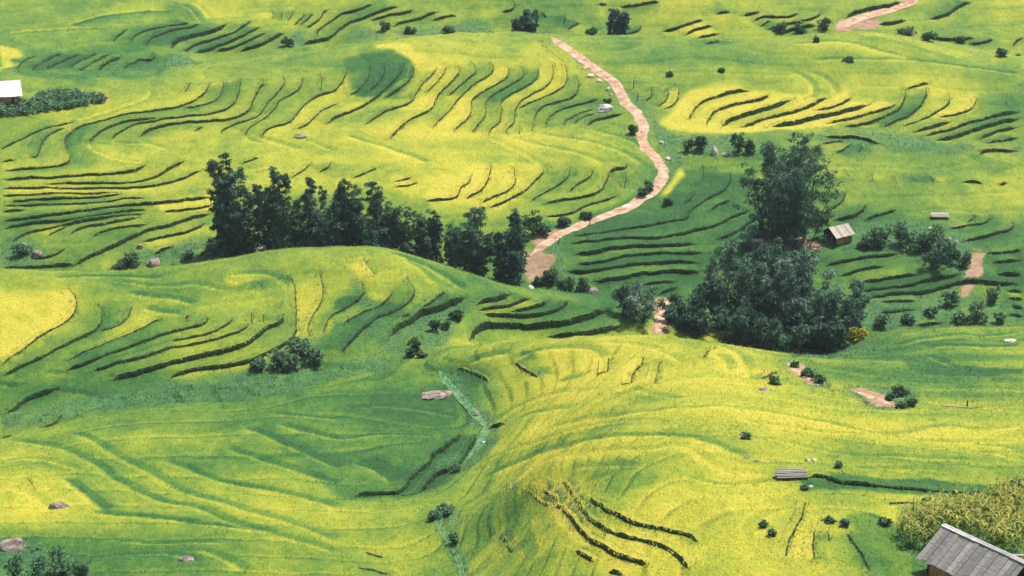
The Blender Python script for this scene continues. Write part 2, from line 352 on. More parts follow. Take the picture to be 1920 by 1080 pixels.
(1280, 720): """
s2|1920,40 1750,20 1600,10;s2|1920,150 1600,130 1300,110 1000,100 700,60;s2|1920,230 1700,250 1500,240 1200,270 950,250 700,200 500,160 300,130 0,130
s2|1900,320 1700,320 1500,330 1200,290 800,270 500,230 300,190;s2|1700,440 1400,420 1100,400 900,380 700,360 500,310 380,320
s2|500,520 300,500 150,450 0,350;s2|600,545 450,560 250,570 100,550 0,500;s2|600,590 450,615 300,630 150,630 0,590;s2|1920,450 1800,400 1600,380 1300,350
s2|1920,380 1800,350 1600,345;5|575,1000 590,900 640,800 670,740 690,650;4|740,1020 730,930 735,830;4|820,900 815,830
5|0,840 50,850 100,910;5|0,980 40,1040;4|920,830 960,900 1010,960 1060,1060;9|640,540 780,520 900,550
11|905,560 1100,570 1300,590 1500,600 1700,610 1810,620;4|1150,690 1170,665 1250,665 1400,680;5|750,760 830,770 900,785
s2|420,430 300,400 150,330 0,300;s2|1500,480 1200,470 950,480;s2|560,700 450,760 400,850""",
}

# ripeness of the rice, 0 deep green .. 9 yellow, on an even net over the photographed slopes
RIPE = ["444556565555335766555546", "322255543877763334555555", "566676567687654576676863", "566666777897665443455544",
        "666766777898765333344457", "344553333335422222222344", "555445556643322332222222", "875555466543322222222233",
        "554465433356789988532345", "321121111112788888765433", "554443221115776668987777", "754444432235675777645556",
        "654445555444468999878886", "234445655645448988774444"]
RIPE = np.array([[float(c) for c in (r + r[-1] * 24)[:24]] for r in RIPE])
# fields that ripen apart from their neighbours: ripeness | outline in photo pixels
PATCH = """1.2|690,185 740,165 772,135 770,112 735,95 690,95 640,108 650,150 660,180
9.2|700,88 760,84 805,108 832,125 790,170 745,182 775,145 772,115 735,95
10|288,378 402,362 404,386 300,397
9.4|1236,238 1290,165 1400,168 1480,172 1545,190 1590,168 1595,190 1640,190 1690,195 1640,225 1500,240 1385,250 1300,245
9.6|1695,180 1735,155 1745,170 1715,205 1640,235 1580,236
9|1745,160 1830,180 1825,205 1760,220 1690,235
0.4|1498,893 1590,890 1700,900 1880,905 1888,942 1750,928 1600,916 1510,914
0.8|1695,672 1780,685 1920,690 1920,702 1780,704 1700,692
8.5|0,84 40,95 46,106 20,118 0,130
4.6|1088,908 1130,884 1200,878 1238,890 1238,905 1180,922 1110,925
3.6|1590,968 1640,958 1670,985 1720,1080 1640,1080 1610,1010
8.6|640,205 700,180 690,195 640,230
9|645,195 815,180 940,190 938,235 920,250 820,255 720,245 815,210
9.4|800,300 1020,310 1000,350 940,390 790,372 830,330
9|0,95 40,98 40,118 0,135
8.8|0,545 120,545 142,575 100,620 0,670
1.6|590,740 820,740 885,790 880,850 760,920 640,940 520,830
1.4|1060,430 1280,320 1400,330 1420,420 1330,540 1120,545 1060,500
2.2|640,560 720,560 760,590 690,640 640,680 600,660
2|20,110 230,125 330,100 300,145 100,150 30,140
9.6|1240,245 1280,230 1275,248
9.5|1230,370 1275,312 1285,325 1250,365
3|972,655 1000,655 1004,670 980,676
3.4|1008,688 1040,690 1046,702 1020,706
8.8|1680,980 1830,960 1700,942 1640,955
9.3|990,905 1060,900 1130,990 1250,1020 1300,1080 1200,1060 1080,1010"""
# wild growth (weeds, grass, brush) and bare soil, outlines in photo pixels
WEED = """815,690 850,690 890,755 945,800 920,850 870,880 815,885 800,870 880,840 900,810 868,760
815,955 870,955 845,1000 885,1080 858,1080 818,1000
0,772 90,762 330,712 480,690 600,688 700,655 735,690 600,722 430,752 200,768 60,800 0,800
485,685 560,625 615,640 600,695
310,105 340,85 430,60 440,70 350,100 380,118 320,125
500,85 570,50 572,85 520,95
650,60 700,55 920,42 930,62 820,64 640,80
640,480 700,655 790,675 835,640 880,560 800,560 760,600 740,620
1700,250 1560,240 1520,262 1700,285 1780,290 1920,290 1920,275 1760,270
1250,255 1400,250 1420,290 1290,290
1380,430 1640,455 1640,470 1500,480 1380,470
1560,420 1800,410 1830,470 1800,520 1700,480 1560,470
1780,540 1920,570 1920,610 1620,615 1600,560
1470,640 1640,640 1640,660 1560,675 1480,670
1470,675 1540,690 1560,725 1520,725
1580,725 1720,720 1725,755 1640,770
1000,480 1050,450 1060,500 1110,545 980,530
380,440 470,470 400,490 200,500 220,480
0,450 60,450 90,480 60,500 0,500
0,1010 80,1020 110,1080 0,1080
1200,180 1290,300 1260,330 1230,250 1160,160 1080,90
1690,950 1860,930 1920,900 1920,1080 1740,1080 1680,1010"""
SOIL = """1555,45 1640,20 1650,55 1580,58
60,178 120,170 205,172 222,185 190,190 130,178
0,195 60,180 62,198 0,210
1000,445 1050,420 1060,432 1010,470
1400,450 1470,445 1560,458 1500,475 1410,465
985,480 1045,470 1030,530 985,535
1218,560 1262,560 1250,620 1218,630
1590,725 1640,732 1700,760 1650,762
1470,678 1500,680 1560,722 1520,722
1820,480 1850,470 1840,520 1800,560
1720,1075 1920,1040 1920,1100 1740,1100"""

def catmull(P, n_per):
    P = np.asarray(P, float)
    if len(P) < 3:
        t = np.linspace(0, 1, n_per * max(1, len(P) - 1) + 1)[:, None]
        return P[0] * (1 - t) + P[-1] * t
    Q = np.vstack([2 * P[0] - P[1], P, 2 * P[-1] - P[-2]])
    out = []
    for i in range(len(P) - 1):
        a, b, c, d = Q[i], Q[i + 1], Q[i + 2], Q[i + 3]
        for t in np.linspace(0, 1, n_per, endpoint=False):
            out.append(0.5 * ((2 * b) + (c - a) * t + (2 * a - 5 * b + 4 * c - d) * t * t + (3 * b - a - 3 * c + d) * t ** 3))
    out.append(P[-1])
    return np.array(out)

def resample(P, step):
    s = np.r_[0, np.cumsum(np.linalg.norm(np.diff(P[:, :2], axis=0), axis=1))]
    n = max(4, int(s[-1] / step) + 1)
    t = np.linspace(0, s[-1], n)
    return np.c_[np.interp(t, s, P[:, 0]), np.interp(t, s, P[:, 1])], t

raw = []
for (ox, oy), txt in EDGES.items():
    for item in txt.replace('\n', ';').split(';'):
        item = item.strip()
        if not item:
            continue
        hpx, pts = item.split('|')
        soft = hpx.startswith('s'); hpx = float(hpx.strip('s'))
        P = np.array([[float(v) for v in q.split(',')] for q in pts.split()]) / 3.0 + np.array([ox, oy])
        raw.append([hpx, soft, P])
# edges read from neighbouring blocks run on into each other
merged = True
while merged:
    merged = False
    for i in range(len(raw)):
        for j in range(len(raw)):
            if i == j or raw[i][1] != raw[j][1]:
                continue
            A_, B_ = raw[i][2], raw[j][2]
            g = B_[0] - A_[-1]
            if np.hypot(*g) > 15:
                continue
            u = A_[-1] - A_[-2]; v = B_[1] - B_[0]
            if u @ v < 0.45 * np.hypot(*u) * np.hypot(*v):
                continue
            mid = 0.5 * (A_[-1] + B_[0])
            raw[i] = [0.5 * (raw[i][0] + raw[j][0]), raw[i][1], np.vstack([A_[:-1], mid, B_[1:]])]
            raw.pop(j); merged = True
            break
        if merged:
            break

lines = []                                      # (points on the ground, height in m, soft, distance)
for hpx, soft, P in raw:
    C = catmull(P, 8)
    W = cast(C[:, 0], C[:, 1])
    # a line may not leap across a crest: keep its longest unbroken run
    jump = np.where(np.linalg.norm(np.diff(W[:, :2], axis=0), axis=1) > 9.0)[0]
    r = max(np.split(np.arange(len(W)), jump + 1), key=len)
    if len(r) < 4:
        continue
    W = W[r]
    q, t = resample(W, 0.45 if W[:, 1].mean() > 200 else 0.3)
    for _ in range(6):                           # gentle smoothing of the walk along the bank
        q[1:-1] = 0.5 * q[1:-1] + 0.25 * (q[:-2] + q[2:])
    dist = q[:, 1].mean() / math.cos(math.radians(19))
    k_ = 1.0 if soft else float(np.interp(hpx, [3, 5, 8, 10], [0.70, 0.72, 0.92, 1.0]))
    lines.append((q, max(0.12, hpx * dist / F * k_), soft, dist))

# step the relief along every edge
STEP = np.zeros_like(Z0)
RVAR = np.zeros_like(Z0)
BANK = np.zeros_like(Z0)
for li, (q, h, soft, dist) in enumerate(lines):
    w = 60 * dist / F
    x0, x1 = q[:, 0].min() - w, q[:, 0].max() + w
    y0, y1 = q[:, 1].min() - w, q[:, 1].max() + w
    j0, j1 = np.searchsorted(GV, y0), np.searchsorted(GV, y1)
    sub = (VX[j0:j1] > x0) & (VX[j0:j1] < x1)
    jj, ii = np.where(sub); jj = jj + j0
    if len(jj) == 0:
        continue
    px_, py_ = VX[jj, ii], VY[jj, ii]
    best = np.full(len(jj), 1e9); sgn = np.zeros(len(jj)); par = np.zeros(len(jj))
    qs = q[::2] if len(q) > 12 else q
    n = len(qs) - 1
    for k in range(n):
        a, b = qs[k], qs[k + 1]
        e = b - a; L2 = e @ e + 1e-9
        t = np.clip(((px_ - a[0]) * e[0] + (py_ - a[1]) * e[1]) / L2, 0, 1)
        dx = px_ - a[0] - t * e[0]; dy = py_ - a[1] - t * e[1]
        d = np.hypot(dx, dy)
        better = d < best
        s = np.sign(e[0] * dy - e[1] * dx)
        best = np.where(better, d, best); sgn = np.where(better, s, sgn); par = np.where(better, (k + t) / n, par)
    end = np.minimum(par, 1 - par)
    tl = min(0.3, max(0.9, 4.0 * h) / (np.linalg.norm(np.diff(q, axis=0), axis=1).sum() + 1e-6) + 0.03)
    tap = np.clip(end / tl, 0, 1); tap = tap * tap * (3 - 2 * tap)
    sd_ = sgn * best
    ease = 0.5 if not soft else 1.6
    side = np.clip((sd_ - 0.03) / ease, 0, 1) * 2 - 1
    fall = np.clip(1 - best / w, 0, 1)
    STEP[jj, ii] += 0.5 * h * tap * side * fall
    ra, rb = rng.normal(0, 1.0, 2)
    RVAR[jj, ii] += tap * fall * np.where(sd_ > 0.25, ra, rb) * (1.6 if not soft else 1.5)
    if soft:                                     # riper heads along the lip, a greener, darker band just below it
        RVAR[jj, ii] += tap * (1.5 * ((sd_ > 0.0) & (sd_ < 0.7)) - 1.7 * ((sd_ <= 0.0) & (sd_ > -1.0)))
        continue
    BANK[jj, ii] = np.maximum(BANK[jj, ii], tap * np.clip(1.4 - np.abs(sd_ - 0.3) / 0.35, 0, 1))
inner = np.clip((0.30 - np.abs(GU)) / 0.03, 0, 1)[None, :]
LUMP = (vnoise(VX / 5.0, VY / 5.0, 3) - 0.5) * 0.35 + (vnoise(VX / 1.7, VY / 1.7, 5) - 0.5) * 0.14 + (vnoise(VX / 0.8, VY / 0.8, 9) - 0.5) * 0.06
CW = Z0 + (vnoise(VX / 14, VY / 20, 61) - 0.5) * 0.9
BAND = np.clip(1 - np.abs(STEP) / 0.05, 0, 1)
NEAR = np.clip((236 - VY) / 12, 0, 1)
ph = CW / 0.7; fr = ph - np.floor(ph)
saw = np.where(fr < 0.8, 0.5 - fr / 0.8, (fr - 0.8) / 0.2 - 0.5)
ZG = Z0 + STEP + LUMP + saw * (0.08 + 0.12 * NEAR) * BAND
def ground(x, y):
    return grid_lookup(ZG, x, y)

# fields: ripeness, wild growth, bare soil for every grid point
GPX, GPY = project(np.c_[VX.ravel(), VY.ravel(), (Z0 + LUMP).ravel()])
GPX = GPX.reshape(VX.shape); GPY = GPY.reshape(VX.shape)

def in_poly(px, py, poly):
    c = np.zeros(px.shape, bool)
    n = len(poly)
    for i in range(n):
        xa, ya = poly[i]; xb, yb = poly[i - 1]
        cross = ((ya > py) != (yb > py)) & (px < (xb - xa) * (py - ya) / (yb - ya + 1e-12) + xa)
        c ^= cross
    return c

def poly_of(txt):
    return [tuple(float(v) for v in q.split(',')) for q in txt.split()]

gx = np.clip((GPX - 40) / 80.0, 0, 22.999); gy = np.clip((GPY - 38.5) / 77.14, 0, 12.999)
i0 = gx.astype(int); j0 = gy.astype(int); fx = gx - i0; fy = gy - j0
RIPEN = (RIPE[j0, i0] * (1 - fx) + RIPE[j0, i0 + 1] * fx) * (1 - fy) + (RIPE[j0 + 1, i0] * (1 - fx) + RIPE[j0 + 1, i0 + 1] * fx) * fy
# wander the outlines a little so that no field edge is ruled
wx = GPX + (vnoise(VX / 2.5, VY / 4.0, 21) - 0.5) * 14
wy = GPY + (vnoise(VX / 2.5, VY / 4.0, 22) - 0.5) * 8
# which stretch of ground a pixel means is settled by visibility: hidden ground keeps the even net
for row in PATCH.split('\n'):
    v, poly = row.split('|'); poly = poly_of(poly)
    m = in_poly(wx, wy, poly)
    RIPEN = np.where(m, float(v), RIPEN)
def mask_of(txt):
    M = np.zeros(VX.shape)
    for row in txt.split('\n'):
        M = np.maximum(M, in_poly(wx, wy, poly_of(row)).astype(float))
    return M
def soften(M, n):
    for _ in range(n):
        M = (M + np.roll(M, 1, 0) + np.roll(M, -1, 0) + np.roll(M, 1, 1) + np.roll(M, -1, 1)) / 5
    return M
WEEDM = soften(mask_of(WEED), 5); SOILM = soften(mask_of(SOIL), 12)
SOILM = np.clip((SOILM - 0.25 - 0.7 * vnoise(VX / 1.6, VY / 2.2, 71) + 0.35 * vnoise(VX / 0.5, VY / 0.7, 72)) * 4, 0, 1)
WEEDM = np.clip(WEEDM * (0.45 + 0.9 * vnoise(VX / 2.0, VY / 3.0, 73)), 0, 1)
RIPEN = soften(RIPEN, 2)
RIPEN = RIPEN + RVAR * 1.0
RIPEN += (vnoise(VX / 9, VY / 14, 31) - 0.5) * 1.5 + (vnoise(VX / 2.2, VY / 3.5, 32) - 0.5) * 1.6 + (vnoise(VX / 0.7, VY / 1.0, 33) - 0.5) * 1.2
RIPEN += (vnoise(CW / 0.7, VX / 30, 62) - 0.5) * (2.2 + 2.0 * NEAR) * (0.35 + 0.65 * BAND)
RIPEN += ((fr > 0.66) & (fr < 0.82)) * (0.5 + 0.5 * NEAR) * BAND - (fr >= 0.82) * (0.6 + 0.9 * NEAR) * BAND  # contour steps: lips yellower, risers greener and darker
RIPEN = 5.0 + (RIPEN - 5.0) * 1.06 - 0.15
RIPEN = np.clip(RIPEN / 10.0, 0, 1)
WEEDM = np.clip(WEEDM + 0.9 * BANK * (vnoise(VX / 1.1, VY / 1.1, 40) > 0.35), 0, 1)

# ------------------------------------------------------------------ helpers: meshes, tags, materials
def mesh_np(name, V, Fc, mats=(), fmat=None, attrs=None, smooth=False):
    """V (n,3); Fc (m,3) or (m,4); attrs {name: (n,) floats}"""
    V = np.asarray(V, np.float32); Fc = np.asarray(Fc, np.int32)
    m = bpy.data.meshes.new(name)
    m.vertices.add(len(V)); m.vertices.foreach_set('co', V.ravel())
    k = Fc.shape[1]
    m.loops.add(Fc.size); m.loops.foreach_set('vertex_index', Fc.ravel())
    m.polygons.add(len(Fc))
    m.polygons.foreach_set('loop_start', np.arange(0, Fc.size, k, dtype=np.int32))
    m.polygons.foreach_set('loop_total', np.full(len(Fc), k, np.int32))
    for mt in mats:
        m.materials.append(mt)
    if fmat is not None:
        m.polygons.foreach_set('material_index', np.asarray(fmat, np.int32))
    m.polygons.foreach_set('use_smooth', np.full(len(Fc), smooth, bool))
    for an, av in (attrs or {}).items():
        a = m.attributes.new(an, 'FLOAT', 'POINT')
        a.data.foreach_set('value', np.asarray(av, np.float32).ravel())
    m.update(); m.validate()
    return m

def link(name, mesh, parent=None, loc=None, rz=0.0):
    o = bpy.data.objects.new(name, mesh)
    COL.objects.link(o)
    if loc is not None:
        o.location = loc
    o.rotation_euler = (0, 0, rz)
    if parent is not None:
        o.parent = parent
    return o

def tag(o, label=None, cat=None, group=None, kind=None):
    if label: o['label'] = label
    if cat: o['category'] = cat
    if group: o['group'] = group
    if kind: o['kind'] = kind
    return o

class MB:
    """collects boxes and prisms into one mesh"""
    def __init__(s): s.v = []; s.f = []
    def box(s, c, d, ax=None):
        c = np.array(c, float); d = np.array(d, float) / 2
        R = np.eye(3) if ax is None else np.array(ax, float)
        n = len(s.v)
        for sx in (-1, 1):
            for sy in (-1, 1):
                for sz in (-1, 1):
                    s.v.append(c + R @ (d * (sx, sy, sz)))
        for q in ((0, 1, 3, 2), (4, 6, 7, 5), (0, 4, 5, 1), (2, 3, 7, 6), (0, 2, 6, 4), (1, 5, 7, 3)):
            s.f.append([n + i for i in q])
        return s
    def beam(s, a, b, w, h, up=(0, 0, 1)):
        a = np.array(a, float); b = np.array(b, float)
        x = b - a; L = np.linalg.norm(x); x = x / L
        y = np.cross(up, x)
        if np.linalg.norm(y) < 1e-4: y = np.cross((1, 0, 0), x)
        y /= np.linalg.norm(y); z = np.cross(x, y)
        return s.box((a + b) / 2, (L, w, h), np.c_[x, y, z])
    def tube(s, pts, rad, n=6):
        pts = np.array(pts, float); base = len(s.v); m = len(pts)
        rad = np.broadcast_to(rad, (m,))
        for i in range(m):
            t = pts[min(i + 1, m - 1)] - pts[max(i - 1, 0)]; t = t / (np.linalg.norm(t) + 1e-9)
            u = np.cross(t, (0.31, 0.2, 0.05) if abs(t[2]) > 0.5 else (0, 0, 1)); u /= np.linalg.norm(u); w = np.cross(t, u)
            for k in range(n):
                a = 2 * math.pi * k / n
                s.v.append(pts[i] + rad[i] * (math.cos(a) * u + math.sin(a) * w))
        for i in range(m - 1):
            for k in range(n):
                s.f.append([base + i * n + k, base + i * n + (k + 1) % n, base + (i + 1) * n + (k + 1) % n, base + (i + 1) * n + k])
        s.f.append([base + k for k in range(n)][::-1][:4]); s.f.append([base + (m - 1) * n + k for k in range(n)][:4])
        return s
    def mesh(s, name, mat, smooth=False):
        return mesh_np(name, s.v, s.f, (mat,), smooth=smooth)
    def build(s, name, mat, parent=None, smooth=False):
        return link(name, s.mesh(name, mat, smooth), parent)

def node_mat(name):
    m = bpy.data.materials.new(name); m.use_nodes = True
    nt = m.node_tree; p = nt.nodes['Principled BSDF']
    return m, nt, p

def N(nt, kind, **kw):
    n = nt.nodes.new(kind)
    for k, v in kw.items():
        setattr(n, k, v)
    return n

def ramp(nt, stops, fac, interp='LINEAR'):
    r = N(nt, 'ShaderNodeValToRGB'); r.color_ramp.interpolation = interp
    e = r.color_ramp.elements
    while len(e) < len(stops): e.new(0.5)
    for el, (p, c) in zip(e, stops):
        el.position = p; el.color = (*c, 1)
    nt.links.new(fac, r.inputs[0])
    return r.outputs[0]

def noise(nt, scale, detail=3, rough=0.55, vec=None):
    n = N(nt, 'ShaderNodeTexNoise'); n.inputs['Scale'].default_value = scale
    n.inputs['Detail'].default_value = detail; n.inputs['Roughness'].default_value = rough
    if vec is not None: nt.links.new(vec, n.inputs['Vector'])
    return n.outputs[0]

def mixc(nt, fac, a, b, mode='MIX'):
    m = N(nt, 'ShaderNodeMix', data_type='RGBA', blend_type=mode)
    for s, v in ((m.inputs[0], fac), (m.inputs[6], a), (m.inputs[7], b)):
        if isinstance(v, (int, float)): s.default_value = v
        elif isinstance(v, tuple): s.default_value = (*v, 1)
        else: nt.links.new(v, s)
    return m.outputs[2]

def math_(nt, op, a, b=None, clamp=False):
    m = N(nt, 'ShaderNodeMath', operation=op, use_clamp=clamp)
    for s, v in ((m.inputs[0], a), (m.inputs[1], b)):
        if v is None: continue
        if isinstance(v, (int, float)): s.default_value = v
        else: nt.links.new(v, s)
    return m.outputs[0]

def attr(nt, name):
    a = N(nt, 'ShaderNodeAttribute'); a.attribute_name = name
    return a.outputs['Fac']

def pos(nt, scale=(1, 1, 1)):
    g = N(nt, 'ShaderNodeNewGeometry')
    if scale == (1, 1, 1):
        return g.outputs['Position']
    m = N(nt, 'ShaderNodeMapping'); m.inputs['Scale'].default_value = scale
    nt.links.new(g.outputs['Position'], m.inputs['Vector'])
    return m.outputs[0]

def bump(nt, p, h, strength, dist):
    b = N(nt, 'ShaderNodeBump'); b.inputs['Strength'].default_value = strength; b.inputs['Distance'].default_value = dist
    nt.links.new(h, b.inputs['Height']); nt.links.new(b.outputs[0], p.inputs['Normal'])

RICE_STOPS = [(0.0, (0.024, 0.100, 0.019)), (0.2, (0.056, 0.160, 0.022)), (0.42, (0.150, 0.242, 0.022)),
              (0.65, (0.290, 0.335, 0.024)), (0.85, (0.430, 0.410, 0.030)), (1.0, (0.520, 0.450, 0.045))]
WEED_STOPS = [(0.25, (0.020, 0.075, 0.028)), (0.5, (0.060, 0.165, 0.050)), (0.75, (0.125, 0.260, 0.085))]
SOIL_STOPS = [(0.25, (0.230, 0.110, 0.050)), (0.55, (0.400, 0.260, 0.150)), (0.8, (0.520, 0.400, 0.280))]

def mat_ground():
    m, nt, p = node_mat('rice_paddy_ground')
    fine = noise(nt, 1.6, 4, 0.7, pos(nt))
    streak = noise(nt, 0.9, 3, 0.6, pos(nt, (2.4, 0.7, 1)))
    r = math_(nt, 'ADD', attr(nt, 'ripeness'), math_(nt, 'MULTIPLY', math_(nt, 'SUBTRACT', fine, 0.5), 0.34))
    r = math_(nt, 'ADD', r, math_(nt, 'MULTIPLY', math_(nt, 'SUBTRACT', streak, 0.5), 0.26), True)
    c = ramp(nt, RICE_STOPS, r)
    w = ramp(nt, WEED_STOPS, noise(nt, 0.9, 5, 0.7, pos(nt)))
    s = ramp(nt, SOIL_STOPS, noise(nt, 0.7, 5, 0.7, pos(nt)))
    wm = math_(nt, 'MULTIPLY', attr(nt, 'weed'), 0.8)
    c = mixc(nt, wm, c, w)
    c = mixc(nt, attr(nt, 'soil'), c, s)
    nt.links.new(c, p.inputs['Base Color'])
    p.inputs['Roughness'].default_value = 0.75
    p.inputs['Specular IOR Level'].default_value = 0.2
    bump(nt, p, noise(nt, 3.2, 4, 0.75, pos(nt)), 0.9, 0.35)
    return m

def leaf_like(nt, p, colour, trans):
    t = N(nt, 'ShaderNodeBsdfTranslucent'); nt.links.new(colour, t.inputs[0])
    mx = N(nt, 'ShaderNodeMixShader'); mx.inputs[0].default_value = trans
    nt.links.new(p.outputs[0], mx.inputs[1]); nt.links.new(t.outputs[0], mx.inputs[2])
    nt.links.new(mx.outputs[0], nt.nodes['Material Output'].inputs[0])

def mat_rice():
    m, nt, p = node_mat('rice_leaf')
    c = ramp(nt, RICE_STOPS, attr(nt, 'ripeness'))
    w = ramp(nt, WEED_STOPS, attr(nt, 'shade'))
    c = mixc(nt, attr(nt, 'weed'), c, w)
    nt.links.new(c, p.inputs['Base Color'])
    p.inputs['Roughness'].default_value = 0.6
    p.inputs['Specular IOR Level'].default_value = 0.25
    leaf_like(nt, p, c, 0.25)
    # leaves of a dense stand catch the light like the canopy they belong to
    g = N(nt, 'ShaderNodeNewGeometry')
    mx = N(nt, 'ShaderNodeMix', data_type='VECTOR'); mx.inputs[0].default_value = 0.8
    nt.links.new(g.outputs['Normal'], mx.inputs[4]); mx.inputs[5].default_value = (0, 0, 1)
    nz = N(nt, 'ShaderNodeVectorMath', operation='NORMALIZE'); nt.links.new(mx.outputs[1], nz.inputs[0])
    nt.links.new(nz.outputs[0], p.inputs['Normal'])
    return m

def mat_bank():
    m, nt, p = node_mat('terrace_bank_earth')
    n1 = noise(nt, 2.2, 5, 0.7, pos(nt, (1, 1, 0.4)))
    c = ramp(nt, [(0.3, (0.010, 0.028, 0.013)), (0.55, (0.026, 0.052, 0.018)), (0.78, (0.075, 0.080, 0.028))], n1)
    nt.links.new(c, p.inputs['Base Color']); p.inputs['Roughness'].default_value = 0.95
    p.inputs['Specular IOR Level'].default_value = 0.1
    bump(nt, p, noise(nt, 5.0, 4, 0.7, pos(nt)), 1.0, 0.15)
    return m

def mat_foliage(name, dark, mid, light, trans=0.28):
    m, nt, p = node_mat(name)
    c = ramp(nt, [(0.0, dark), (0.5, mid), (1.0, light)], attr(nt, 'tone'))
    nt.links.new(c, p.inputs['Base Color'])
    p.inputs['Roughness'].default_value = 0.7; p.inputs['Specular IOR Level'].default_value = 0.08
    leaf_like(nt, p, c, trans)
    g = N(nt, 'ShaderNodeNewGeometry')            # small leaves stand for sprays: light them partly like the crown's top
    mx = N(nt, 'ShaderNodeMix', data_type='VECTOR'); mx.inputs[0].default_value = 0.5
    nt.links.new(g.outputs['Normal'], mx.inputs[4]); mx.inputs[5].default_value = (0, 0, 1)
    nz = N(nt, 'ShaderNodeVectorMath', operation='NORMALIZE'); nt.links.new(mx.outputs[1], nz.inputs[0])
    nt.links.new(nz.outputs[0], p.inputs['Normal'])
    return m

def mat_noise(name, stops, scale, rough=0.9, bs=0.6, bd=0.05, stretch=(1, 1, 1), obj=False):
    m, nt, p = node_mat(name)
    if obj:
        tc = N(nt, 'ShaderNodeTexCoord'); mp = N(nt, 'ShaderNodeMapping'); mp.inputs['Scale'].default_value = stretch
        nt.links.new(tc.outputs['Object'], mp.inputs['Vector']); v = mp.outputs[0]
        oi = N(nt, 'ShaderNodeObjectInfo')
        ad = N(nt, 'ShaderNodeVectorMath', operation='ADD'); nt.links.new(v, ad.inputs[0]); 
        sc = math_(nt, 'MULTIPLY', oi.outputs['Random'], 37.0)
        nt.links.new(sc, ad.inputs[1]); v = ad.outputs[0]
    else:
        v = pos(nt, stretch)
    n1 = noise(nt, scale, 5, 0.65, v)
    col = ramp(nt, stops, n1)
    if obj:                                       # every board weathered a little differently
        hsv = N(nt, 'ShaderNodeHueSaturation'); nt.links.new(col, hsv.inputs['Color'])
        nt.links.new(math_(nt, 'ADD', math_(nt, 'MULTIPLY', oi.outputs['Random'], 0.55), 0.72), hsv.inputs['Value'])
        col = hsv.outputs[0]
    nt.links.new(col, p.inputs['Base Color'])
    p.inputs['Roughness'].default_value = rough; p.inputs['Specular IOR Level'].default_value = 0.2
    bump(nt, p, noise(nt, scale * 2.5, 4, 0.7, v), bs, bd)
    return m

M_GROUND = mat_ground(); M_RICE = mat_rice(); M_BANK = mat_bank()
M_ROAD = mat_noise('dirt_road_clay', [(0.28, (0.22, 0.11, 0.06)), (0.46, (0.42, 0.25, 0.15)), (0.60, (0.50, 0.36, 0.25)), (0.74, (0.70, 0.63, 0.54))], 0.9, 0.95, 0.8, 0.12)
M_STREAM = mat_noise('wet_gully_grass', [(0.3, (0.045, 0.130, 0.045)), (0.5, (0.090, 0.205, 0.075)), (0.72, (0.190, 0.310, 0.140))], 1.3, 0.8, 0.6, 0.08)
M_ROCK = mat_noise('weathered_rock', [(0.30, (0.05, 0.045, 0.035)), (0.48, (0.19, 0.150, 0.120)), (0.70, (0.42, 0.34, 0.28))], 1.6, 0.9, 0.8, 0.1)
M_PALE = mat_noise('pale_rock', [(0.2, (0.32, 0.27, 0.21)), (0.5, (0.52, 0.46, 0.38)), (0.8, (0.66, 0.60, 0.52))], 1.6, 0.9, 0.7, 0.1)
M_WOOD = mat_noise('grey_weathered_board', [(0.25, (0.13, 0.115, 0.10)), (0.5, (0.25, 0.225, 0.20)), (0.8, (0.40, 0.37, 0.33))], 2.6, 0.85, 0.5, 0.02, (0.5, 4, 4), True)
M_CLAY = mat_noise('ochre_board_wall', [(0.25, (0.24, 0.105, 0.032)), (0.5, (0.44, 0.205, 0.065)), (0.8, (0.56, 0.30, 0.105))], 2.2, 0.9, 0.5, 0.02, (1, 4, 0.6), True)
M_DARKW = mat_noise('dark_old_timber', [(0.3, (0.018, 0.015, 0.013)), (0.7, (0.07, 0.05, 0.035))], 3.0, 0.9, 0.5, 0.02, (1, 1, 1), True)
M_WHITE = mat_noise('white_sheet_roof', [(0.2, (0.62, 0.61, 0.56)), (0.7, (0.80, 0.79, 0.74))], 0.8, 0.6, 0.2, 0.01, (1, 1, 1), True)
M_RIDGE = mat_noise('pale_ridge_cap', [(0.3, (0.34, 0.31, 0.27)), (0.7, (0.62, 0.58, 0.51))], 2.0, 0.85, 0.4, 0.02, (1, 1, 1), True)
M_THATCH = mat_noise('pale_board_roof', [(0.25, (0.30, 0.26, 0.20)), (0.5, (0.43, 0.38, 0.31)), (0.8, (0.52, 0.47, 0.39))], 1.6, 0.9, 0.4, 0.02, (0.6, 3, 3), True)
M_BAMBOO = mat_foliage('bamboo_leaf', (0.008, 0.032, 0.024), (0.034, 0.098, 0.056), (0.135, 0.250, 0.130))
M_BAMBOOG = mat_foliage('grey_green_bamboo_leaf', (0.014, 0.048, 0.034), (0.072, 0.155, 0.095), (0.235, 0.350, 0.215))
M_SHRUB = mat_foliage('shrub_leaf', (0.016, 0.050, 0.022), (0.052, 0.128, 0.050), (0.130, 0.230, 0.095))
M_BRUSH = mat_foliage('pale_brush_leaf', (0.034, 0.100, 0.048), (0.095, 0.200, 0.090), (0.190, 0.320, 0.150))
M_YELLOW = mat_foliage('yellow_shrub_leaf', (0.10, 0.13, 0.014), (0.32, 0.31, 0.02), (0.52, 0.44, 0.03))
M_CORN = mat_foliage('corn_leaf', (0.050, 0.120, 0.025), (0.190, 0.260, 0.045), (0.520, 0.460, 0.110), 0.35)
M_CULM = mat_noise('bamboo_culm', [(0.3, (0.05, 0.06, 0.025)), (0.7, (0.14, 0.13, 0.06))], 3.0, 0.6, 0.2, 0.01)

